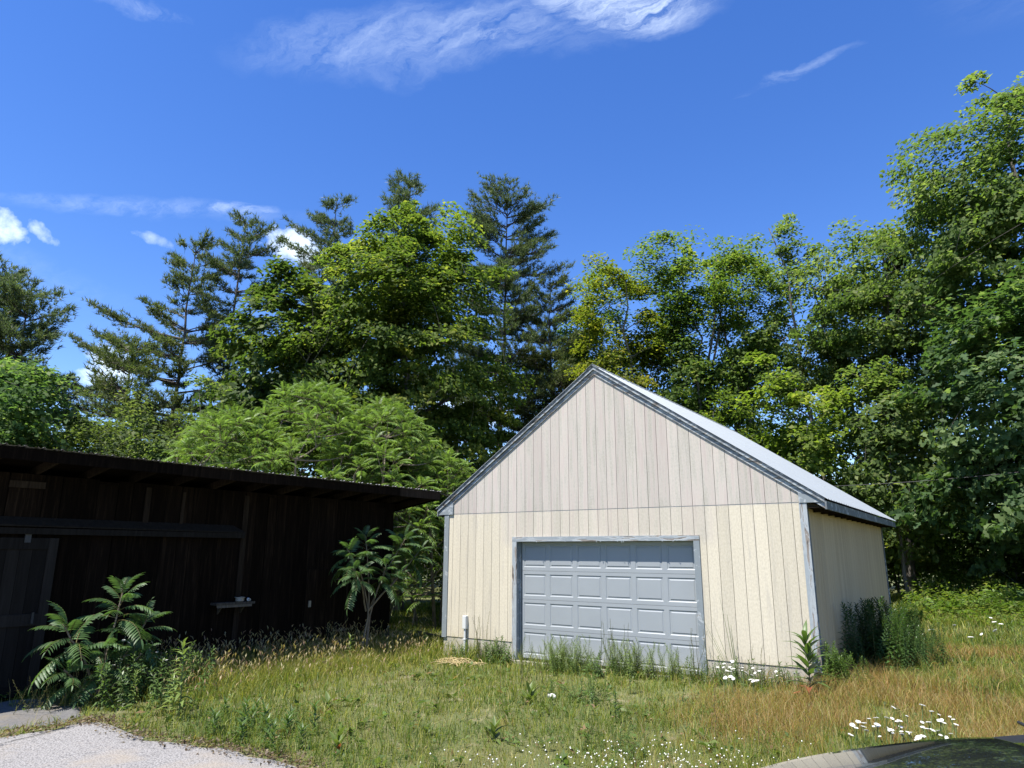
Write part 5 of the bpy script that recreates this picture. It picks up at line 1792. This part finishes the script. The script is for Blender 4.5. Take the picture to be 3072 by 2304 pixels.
def scatter(n, rmin, rmax, a0=-86, a1=22, seed=1):
    rng = np.random.default_rng(seed)
    r = rmin + (rmax - rmin) * rng.random(n)
    az = R(a0) + (R(a1) - R(a0)) * rng.random(n)
    return CAM_P[0] + np.sin(az) * r, CAM_P[1] + np.cos(az) * r, r, rng


def blades(nb, x, y, h, w_, lean, col, rng, curve=.5):
    n = len(x)
    z = ground(x, y) - .01
    az = rng.uniform(0, 6.28, n)
    d = np.stack([np.cos(az), np.sin(az), np.zeros(n)], 1)
    fa = rng.uniform(0, 6.28, n)
    sd = np.stack([np.cos(fa), np.sin(fa), np.zeros(n)], 1) * (w_ * .5)[:, None]
    b = np.stack([x, y, z], 1)
    m = b + d * (lean * h * .35)[:, None] + np.array([0, 0, 1.]) * (h * .58)[:, None]
    t = b + d * (lean * h * (1 + curve * .2))[:, None] + np.array([0, 0, 1.]) * (h * np.sqrt(np.maximum(.12, 1 - .55 * lean ** 2)))[:, None]
    v = np.stack([b - sd, b + sd, m + sd * .8, m - sd * .8, t], 1).reshape(-1, 3)
    k = np.arange(n)[:, None] * 5
    base = nb.n
    cc = np.repeat(col[:, None, :], 5, 1) 
    nb.add(v, k + np.array([[0, 1, 2, 3]]), cc.reshape(-1, 3))
    nb.f3.append(k + np.array([[3, 2, 4]]) + base)


def mixc(rng, n, cols, wts):
    i = rng.choice(len(cols), n, p=np.array(wts) / sum(wts))
    return np.array(cols)[i] * rng.uniform(.75, 1.25, (n, 1))


def fields(x, y):
    ok, s, o = free(x, y)
    orange = ss(x + .35 * y * 0 + 1.2 * (vnoise(x, y, 1.3, 5) - .5), 5.6, 6.8) * ss(y, -4.6, -3.2) * (1 - ss(y, 3.5, 8.5))
    orange *= .9 * ss(vnoise(x, y, 1.1, 9) * .6 + vnoise(x, y, .35, 10) * .4, .36, .60)
    strip = ss(-o, -3.6, -1.4) * ss(s, -1.2, .2) * (1 - ss(s, 5.0, 6.2)) * (o > -.1)
    weedy = np.exp(-((x - 2.3) / 1.5) ** 2 - ((y + 6.1) / .75) ** 2)
    far = ss(y, 7.5, 12.5)
    dry = ss(vnoise(x, y, 1.1, 21) * .6 + vnoise(x, y, .3, 22) * .4, .50, .70) * .8 * (1 - strip) * (1 - weedy)
    lush = ss(vnoise(x, y, 1.7, 31) * .6 + vnoise(x, y, .5, 32) * .4, .48, .66)
    return ok, s, o, orange, strip, weedy, far, dry, lush


GR = (.100, .152, .026); YG = (.215, .228, .038); PALE = (.26, .245, .062); STR = (.36, .30, .14); ORG = (.27, .165, .055); OR2 = (.31, .225, .08); DKG = (.05, .08, .02); BRN = (.20, .13, .07)

# short lawn
nb = NPB()
x, y, r, rng = scatter(285000, 3.2, 29, seed=3)
ok, s, o, orange, strip, weedy, far, dry, lush = fields(x, y)
sel = ok & (rng.random(len(x)) > dry * .35) & (y < 21)
x, y, r, s, o, orange, strip, weedy, far, dry, lush = [q[sel] for q in (x, y, r, s, o, orange, strip, weedy, far, dry, lush)]
n = len(x)
h = (.075 + .08 * vnoise(x, y, .45, 41) + .05 * lush + .16 * strip * .8 + .12 * weedy + .22 * far + .06 * ss(x, 6, 8) + .17 * np.exp(-((y + .15) / .35) ** 2) * (x > -.2)) * rng.uniform(.5, 1.35, n)
h = np.where(dry > .6, h * .7, h)
lean = np.clip(rng.normal(.55, .3, n), .05, 1.3)
pick = rng.random(n)
c_lawn = mixc(rng, n, [GR, YG, PALE, STR], [.42, .42, .12, .04])
c_dry = mixc(rng, n, [YG, PALE, STR, BRN], [.42, .28, .22, .08])
c_lush = mixc(rng, n, [GR, YG, DKG], [.55, .3, .15])
c_or = mixc(rng, n, [ORG, OR2, YG, BRN], [.40, .30, .18, .12])
c_strip = mixc(rng, n, [YG, PALE, GR], [.55, .25, .2])
c_far = mixc(rng, n, [(.115, .165, .035), YG, PALE], [.55, .35, .1])
col = c_lawn
for wgt, cc in ((dry, c_dry), (lush * .8, c_lush), (strip, c_strip), (orange, c_or), (far, c_far), (weedy, c_lush)):
    col = np.where((rng.random(n) < wgt)[:, None], cc, col)
blades(nb, x, y, h, np.maximum(.0055, r * .0007) * rng.uniform(.7, 1.4, n), lean, col, rng)
gme = nb.mesh('grass', M['grass'])
tag(put('grass', gme), 'short patchy lawn of green and straw-yellow grass', 'grass', kind='stuff')

# tussocks standing out of the lawn
nb = NPB()
x, y, r, rng = scatter(520, 4.5, 22, seed=33)
ok, s, o, orange, strip, weedy, far, dry, lush = fields(x, y)
sel = ok & (orange < .5) & (strip < .6); x, y, r = x[sel], y[sel], r[sel]
kind = rng.random(len(x))
for a, b, rr_, kd in zip(x, y, r, kind):
    m_ = int(rng.integers(14, 42)); R0 = rng.uniform(.03, .11)
    hx = rng.normal(0, R0, m_); hy = rng.normal(0, R0, m_)
    h = rng.uniform(.10, .26) * rng.uniform(.5, 1.2, m_)
    cset = [GR, YG, DKG] if kd < .4 else ([YG, PALE, STR] if kd < .75 else [PALE, STR, BRN])
    blades(nb, a + hx, b + hy, h, np.maximum(.005, rr_ * .0006) * rng.uniform(.7, 1.6, m_), np.clip(rng.normal(.7, .3, m_), .05, 1.3), mixc(rng, m_, cset, [.45, .35, .2]), rng)
x, y, r, rng = scatter(900, 4.5, 18, seed=34)
ok, s, o, orange, strip, weedy, far, dry, lush = fields(x, y)
sel = ok & (orange < .7); x, y, r = x[sel], y[sel], r[sel]
for a, b in zip(x, y):      # plantains and dandelions: a few broad leaves each
    m_ = int(rng.integers(4, 10)); az = rng.uniform(0, 6.28, m_); L = rng.uniform(.05, .13)
    P = np.stack([a + np.cos(az) * L * .5, b + np.sin(az) * L * .5, np.full(m_, gz(a, b) + .05) + rng.uniform(0, .06, m_)], 1)
    leaves(nb, P, unit(np.stack([-np.cos(az) * .5, -np.sin(az) * .5, np.ones(m_)], 1) + rng.normal(0, .35, (m_, 3))), L * 1.1, mixc(rng, m_, [(.09, .14, .035), (.13, .17, .05), BRN], [.5, .4, .1]), rng, aspect=.4)
tag(put('tussocks', nb.mesh('tussocks', M['grass'])), 'tussocks and broad-leaved rosettes standing out of the lawn', 'grass', kind='stuff')

# fine reddish brown grass at the right
nb = NPB()
x, y, r, rng = scatter(170000, 5.5, 20, -42, 22, seed=4)
ok, s, o, orange, strip, weedy, far, dry, lush = fields(x, y)
edge = ss(x, 5.2, 6.3)
sel = ok & (rng.random(len(x)) < np.maximum(orange * .9, .16 * edge * (1 - far)))
x, y, r, orange = [q[sel] for q in (x, y, r, orange)]
n = len(x)
h = (.14 + .13 * vnoise(x, y, .6, 51)) * rng.uniform(.55, 1.35, n) * (.7 + .5 * orange)
col = mixc(rng, n, [ORG, OR2, STR, YG], [.42, .30, .16, .12])
col = np.where((rng.random(n) > orange + .15)[:, None], mixc(rng, n, [YG, PALE, GR], [.5, .3, .2]), col)
blades(nb, x, y, h, np.maximum(.0026, r * .00042) * rng.uniform(.7, 1.3, n), np.clip(rng.normal(.6, .28, n), .05, 1.3), col, rng)
tag(put('dry_grass', nb.mesh('dry_grass', M['grass'])), 'rusty brown fine dry grass at the right of the garage', 'grass', kind='stuff')

# tall grass gone to seed in front of the shed
nb = NPB()
rng = np.random.default_rng(6)
m_ = 26000
s_ = rng.uniform(-1.0, 6.6, m_); o_ = rng.uniform(.02, 3.2, m_) ** 1.0
x = SP[0] + su[0] * s_ + sn[0] * o_; y = SP[1] + su[1] * s_ + sn[1] * o_
ok, s, o, orange, strip, weedy, far, dry, lush = fields(x, y)
dens = (1 - ss(o_, 1.0, 3.0)) * (1 - ss(s_, 5.6, 6.6)) * (.35 + .65 * vnoise(x, y, .5, 61))
dens = np.where(s_ < .4, dens * .5 * (1 - ss(o_, .6, 1.2)), dens)
sel = ok & (rng.random(m_) < dens)
x, y, s_, o_ = x[sel], y[sel], s_[sel], o_[sel]
n = len(x)
h = (.48 - .12 * o_) * rng.uniform(.5, 1.15, n)
lean = np.clip(rng.normal(.28, .16, n), .02, .8)
col = mixc(rng, n, [YG, PALE, STR, GR], [.48, .22, .10, .20])
blades(nb, x, y, h, rng.uniform(.006, .011, n), lean, col, rng)
# seed heads on a third of them
k = rng.random(n) < .22
xs, ys, hs = x[k], y[k], h[k] * rng.uniform(1.0, 1.35, k.sum())
zs = ground(xs, ys)
az = rng.uniform(0, 6.28, len(xs)); ln = rng.uniform(.05, .22, len(xs))
dx, dy = np.cos(az) * ln * hs, np.sin(az) * ln * hs
b = np.stack([xs, ys, zs], 1); t = b + np.stack([dx, dy, hs], 1)
sdv = np.stack([-np.sin(az), np.cos(az), 0 * az], 1) * .0022
v = np.stack([b - sdv, b + sdv, t], 1).reshape(-1, 3)
hc = mixc(rng, len(xs), [(.36, .31, .15), (.36, .27, .15), (.38, .33, .19), (.28, .18, .12)], [.35, .3, .2, .15])
nb.add(v, np.arange(len(xs) * 3).reshape(-1, 3), np.repeat(hc, 3, 0))
for q in range(2):
    aa = az + q * 1.57
    wv = np.stack([np.cos(aa), np.sin(aa), 0 * aa], 1) * rng.uniform(.006, .012, len(xs))[:, None]
    dd = unit(np.stack([dx * 2.2, dy * 2.2, hs], 1))
    L = rng.uniform(.05, .12, len(xs))[:, None]
    v = np.stack([t - dd * L * .2, t + dd * L * .35 + wv, t + dd * L + np.stack([np.cos(az), np.sin(az), -1 + 0 * az], 1) * L * .3, t + dd * L * .35 - wv], 1).reshape(-1, 3)
    nb.add(v, np.arange(len(xs) * 4).reshape(-1, 4), np.repeat(hc, 4, 0))
tag(put('tall_grass', nb.mesh('tall_grass', M['grass'])), 'tall grass gone to seed along the foot of the dark shed', 'grass', kind='stuff')

# thin straw stalks and scattered broad leaves over the lawn
nb = NPB()
x, y, r, rng = scatter(5200, 4, 22, seed=8)
ok, s, o, orange, strip, weedy, far, dry, lush = fields(x, y)
sel = ok & (rng.random(len(x)) < .25 + .6 * ss(x, 3, 7)); x, y, r = x[sel], y[sel], r[sel]; n = len(x)
blades(nb, x, y, rng.uniform(.15, .42, n), np.maximum(.003, r * .0004), np.clip(rng.normal(.3, .2, n), .02, .9), mixc(rng, n, [STR, PALE, BRN, OR2], [.4, .25, .2, .15]), rng)
x, y, r, rng = scatter(42000, 4, 22, seed=9)
ok, s, o, orange, strip, weedy, far, dry, lush = fields(x, y)
sel = ok & (rng.random(len(x)) < .12 + .5 * lush + .8 * weedy - .3 * strip); x, y, r, weedy = x[sel], y[sel], r[sel], weedy[sel]; n = len(x)
P = np.stack([x, y, ground(x, y) + rng.uniform(.015, .09, n) + .12 * weedy * rng.random(n)], 1)
leaves(nb, P, unit(np.array([0, 0, 1.]) + rng.normal(0, .55, (n, 3))), np.clip(.055 + 0 * r, .03, .1), mixc(rng, n, [(.075, .12, .03), (.11, .16, .045), (.14, .16, .06), BRN], [.45, .3, .15, .1]), rng, aspect=.42)
tag(put('lawn_weeds', nb.mesh('lawn_weeds', M['grass'])), 'low broad-leaved weeds and straw stalks scattered through the lawn', 'ground cover', kind='stuff')

# white clover heads at the bottom of the picture
nb = NPB()
rng = np.random.default_rng(12)
m_ = 330
x = 6.75 + rng.normal(0, .75, m_); y = -5.35 + rng.normal(0, .5, m_) + (x - 6.75) * .5
ok, *_r = free(x, y); x, y = x[ok], y[ok]; n = len(x)
z = ground(x, y) + rng.uniform(.07, .15, n)
th = np.arange(5) * 2 * math.pi / 5
for lev, (ra, dz) in enumerate([(.010, -.006), (.012, .002)]):
    pass
rr_ = rng.uniform(.006, .011, n)
ring = np.stack([np.cos(th), np.sin(th), 0 * th], 1)
v = np.concatenate([np.stack([x, y, z + rr_], 1)[:, None], np.stack([x, y, z], 1)[:, None] + ring[None] * rr_[:, None, None], np.stack([x, y, z - rr_ * .8], 1)[:, None]], 1).reshape(-1, 3)
k = np.arange(n)[:, None] * 7
f = np.concatenate([k + np.array([[0, 1 + j, 1 + (j + 1) % 5]]) for j in range(5)] + [k + np.array([[6, 1 + (j + 1) % 5, 1 + j]]) for j in range(5)])
tag(put('clover_flowers', mesh_np('clover_flowers', v, f, M['petal'])), 'white clover heads sprinkled in the grass at the bottom', 'clover', kind='stuff')

# leafy growth at the edge of the wood, and litter along the driveway edge
nb = NPB()
x, y, r, rng = scatter(26000, 19.8, 28, -14, 22, seed=14)
sel = (x > 7.35) & (y > 8.7 + 1.2 * (vnoise(x, y, 1.0, 71))); x, y = x[sel], y[sel]; n = len(x)
hh = (.22 + .68 * ss(y, 9.2, 11.8)) * (.45 + .75 * vnoise(x, y, .7, 72))
P = np.stack([x, y, ground(x, y) + hh * np.sqrt(rng.random(n))], 1)
leaves(nb, P, unit(np.array([0, 0, .9]) + rng.normal(0, .45, (n, 3))), .12, mixc(rng, n, [(.085, .14, .026), (.13, .18, .035), (.17, .19, .06)], [.45, .4, .15]), rng, aspect=.5)
tag(put('meadow_plants', nb.mesh('meadow_plants', M['leaf'])), 'lush leafy growth in front of the wood, right of the garage', 'ground cover', kind='stuff')
nb = NPB(); rng = np.random.default_rng(15)
E_ = np.array(PAVE[0:14]); sg = rng.integers(0, len(E_) - 1, 1500); tt = rng.random(1500)[:, None]
P = E_[sg] * (1 - tt) + E_[sg + 1] * tt + rng.normal(0, .11, (1500, 2))
P3 = np.c_[P, ground(P[:, 0], P[:, 1]) + .045 + rng.uniform(0, .02, 1500)]
leaves(nb, P3, unit(np.array([0, 0, 1.]) + rng.normal(0, .35, (1500, 3))), .045, mixc(rng, 1500, [(.10, .07, .045), (.17, .125, .08), (.06, .045, .03), (.24, .20, .13)], [.35, .3, .2, .15]), rng)
tag(put('leaf_litter', nb.mesh('leaf_litter', M['grass'])), 'brown leaf litter along the edge of the driveway', 'leaf litter', kind='stuff')

# ------------------------------------------------------------------ the dark car at the bottom right corner
HX = np.array([-.80, -.60]); CC = np.array([10.05, -8.53])
car = empty('parked_car', (CC[0], CC[1], gz(*CC)), math.atan2(HX[1], HX[0]), 'glossy dark car of which only the bonnet shows at the bottom right corner', 'car')
ST = [(1.52, .60, .62), (1.48, .74, .80), (1.36, .80, .875), (1.14, .83, .91), (.9, .86, .955), (.5, .90, 1.01), (.2, .915, 1.045), (.0, .92, 1.065), (-.5, .925, 1.065), (-1.5, .93, 1.07), (-2.6, .92, 1.08), (-3.05, .88, 1.05), (-3.2, .80, .85)]


def section(w_, zt):
    return [(0, zt), (.45 * w_, zt - .006), (.78 * w_, zt - .030), (.92 * w_, zt - .070), (w_, zt - .17), (w_ + .015, .62 if zt > .7 else zt * .7), (w_ - .01, .36), (w_ - .08, .26)]


rows = []
for x_, w_, zt in ST:
    zt += (.045 + .055 * max(0, x_) / 1.12) * (1 if zt > .7 else .6)
    sct = section(w_, zt)
    rows.append([(x_, -yy, zz) for yy, zz in sct[::-1]] + [(x_, yy, zz) for yy, zz in sct[1:]])
nn = len(rows[0])


def loft(rows_, name, mat, parent, smooth=True, closed=True):
    mb = MB(); n = len(rows_[0])
    fs = [(i * n + j, i * n + j + 1, (i + 1) * n + j + 1, (i + 1) * n + j) for i in range(len(rows_) - 1) for j in range(n - 1)]
    if closed:
        fs += [tuple(range(n))[::-1], tuple((len(rows_) - 1) * n + j for j in range(n))]
        fs += [(i * n, (i + 1) * n, (i + 1) * n + n - 1, i * n + n - 1) for i in range(len(rows_) - 1)]
    mb.poly([p for r_ in rows_ for p in r_], fs)
    o = mb.put(name, mat, parent, smooth=smooth)
    md = o.modifiers.new('subsurf', 'SUBSURF'); md.levels = 2; md.render_levels = 2
    return o


body = loft(rows, 'body', M['carpaint'], car)
# bonnet: a separate panel a few millimetres proud, with a raised centre
hr = []
for x_, w_, zt in [(1.38, .66, .835), (1.33, .72, .87), (1.12, .78, .912), (.9, .80, .966), (.5, .83, 1.022), (.2, .84, 1.056), (.04, .80, 1.073)]:
    zt += .045 + .055 * max(0, x_) / 1.12
    hr.append([(x_ - .10 * abs(v) ** 2, v * w_ * 1.0, zt + .008 - .042 * abs(v) ** 2.4) for v in np.linspace(-1, 1, 11)])
hood = loft(hr, 'bonnet', M['carpaint'], car, closed=False)
sl = hood.modifiers.new('solid', 'SOLIDIFY'); sl.thickness = .012; sl.offset = -1
# cowl, windscreen, wipers
cw = []
for x_, zz in ((.24, 1.105), (.12, 1.118), (-.10, 1.130)):
    cw.append([(x_ - .16 * v * v, v * .80, zz - .03 * abs(v) ** 2.4) for v in np.linspace(-1, 1, 9)])
loft(cw, 'cowl', M['blackplastic'], car, closed=False)
ws = []
for u in np.linspace(0, 1, 5):
    ws.append([(-.06 - .92 * u - (.18 - .06 * u) * v * v, v * (.78 - .14 * u), 1.130 + .49 * u - .02 * u * u - .03 * v * v * (1 - u)) for v in np.linspace(-1, 1, 9)])
loft(ws, 'windscreen', M['glass'], car, closed=False)
for a, b in ((.62, -.05), (-.02, -.68)):
    tt = np.linspace(0, 1, 6)
    wp = car and NPB()
    Pw = np.stack([.05 - .02 * tt - .18 * (a + (b - a) * tt) ** 2, a + (b - a) * tt, 1.160 + .01 * tt], 1)
    wp.tube(Pw, [.011, .010, .009, .009, .008, .006], 6)
    put('wiper', wp.mesh('wiper', M['blackplastic']), car)
rf = []
for x_, zz, w_ in ((-.98, 1.60, .62), (-1.3, 1.655, .64), (-2.0, 1.665, .64), (-2.6, 1.62, .62), (-2.75, 1.58, .60)):
    rf.append([(x_, v * w_, zz - .05 * abs(v) ** 3) for v in np.linspace(-1, 1, 9)])
loft(rf, 'roof', M['carpaint'], car, closed=False)
for sg in (-1, 1):
    for a0, a1, t0, t1 in ((-.42, -1.38, -1.05, -1.40), (-1.46, -2.45, -1.48, -2.38)):
        pts = [(a0, sg * .86, 1.13), (a1, sg * .87, 1.13), (t1, sg * .66, 1.56), (t0, sg * .66, 1.55)]
        MB().prism(pts, (0, -sg * .006, 0)).put('side_window', M['glass'], car)
    for a0, t0 in ((-.32, -.98), (-1.40, -1.42), (-2.47, -2.40), (-2.86, -2.72)):
        MB().tube([(a0, sg * .868, 1.12), (t0, sg * .655, 1.585)], [.035, .03], 6).put('pillar', M['carpaint'], car)
    MB().box(-.92, -.76, sg * 1.0 - .09, sg * 1.0 + .09, 1.12, 1.25).put('mirror', M['carpaint'], car, bevel=.03)
    MB().prism([(1.16, sg * .52, .70), (1.16, sg * .80, .72), (1.0, sg * .90, .80), (1.19, sg * .55, .80)], (.06, 0, 0)).put('headlight', M['lens'], car, bevel=.01)
    MB().box(-3.20, -3.12, sg * .72 - .10, sg * .72 + .10, .82, .98).put('tail_light', M['redlens'], car, bevel=.01)
    dr = MB().box(-1.40, -.36, sg * .938, sg * .944, .40, 1.0).put('door', M['carpaint'], car)
    MB().box(-1.30, -1.12, sg * .946 - .008, sg * .946 + .012, .86, .89).put('handle', M['carpaint'], dr)
    for xw in (.72, -2.25):
        whl = lathe([(.10, -.10), (.33, -.11), (.345, -.09), (.345, .09), (.33, .11), (.22, .105), (.10, .10)], 28).put('wheel', M['rubber'], car, smooth=True)
        whl.location = (xw, sg * .83, .335); whl.rotation_euler = (R(90), 0, 0)
        lathe([(0, -.112), (.20, -.108), (.21, -.10), (.21, .10), (.20, .108), (0, .112)], 20).put('rim', M['rim'], whl, smooth=True)
MB().prism([(-2.70, -.58, 1.55), (-2.70, .58, 1.55), (-3.02, .74, 1.08), (-3.02, -.74, 1.08)], (-.006, 0, .004)).put('rear_window', M['glass'], car)
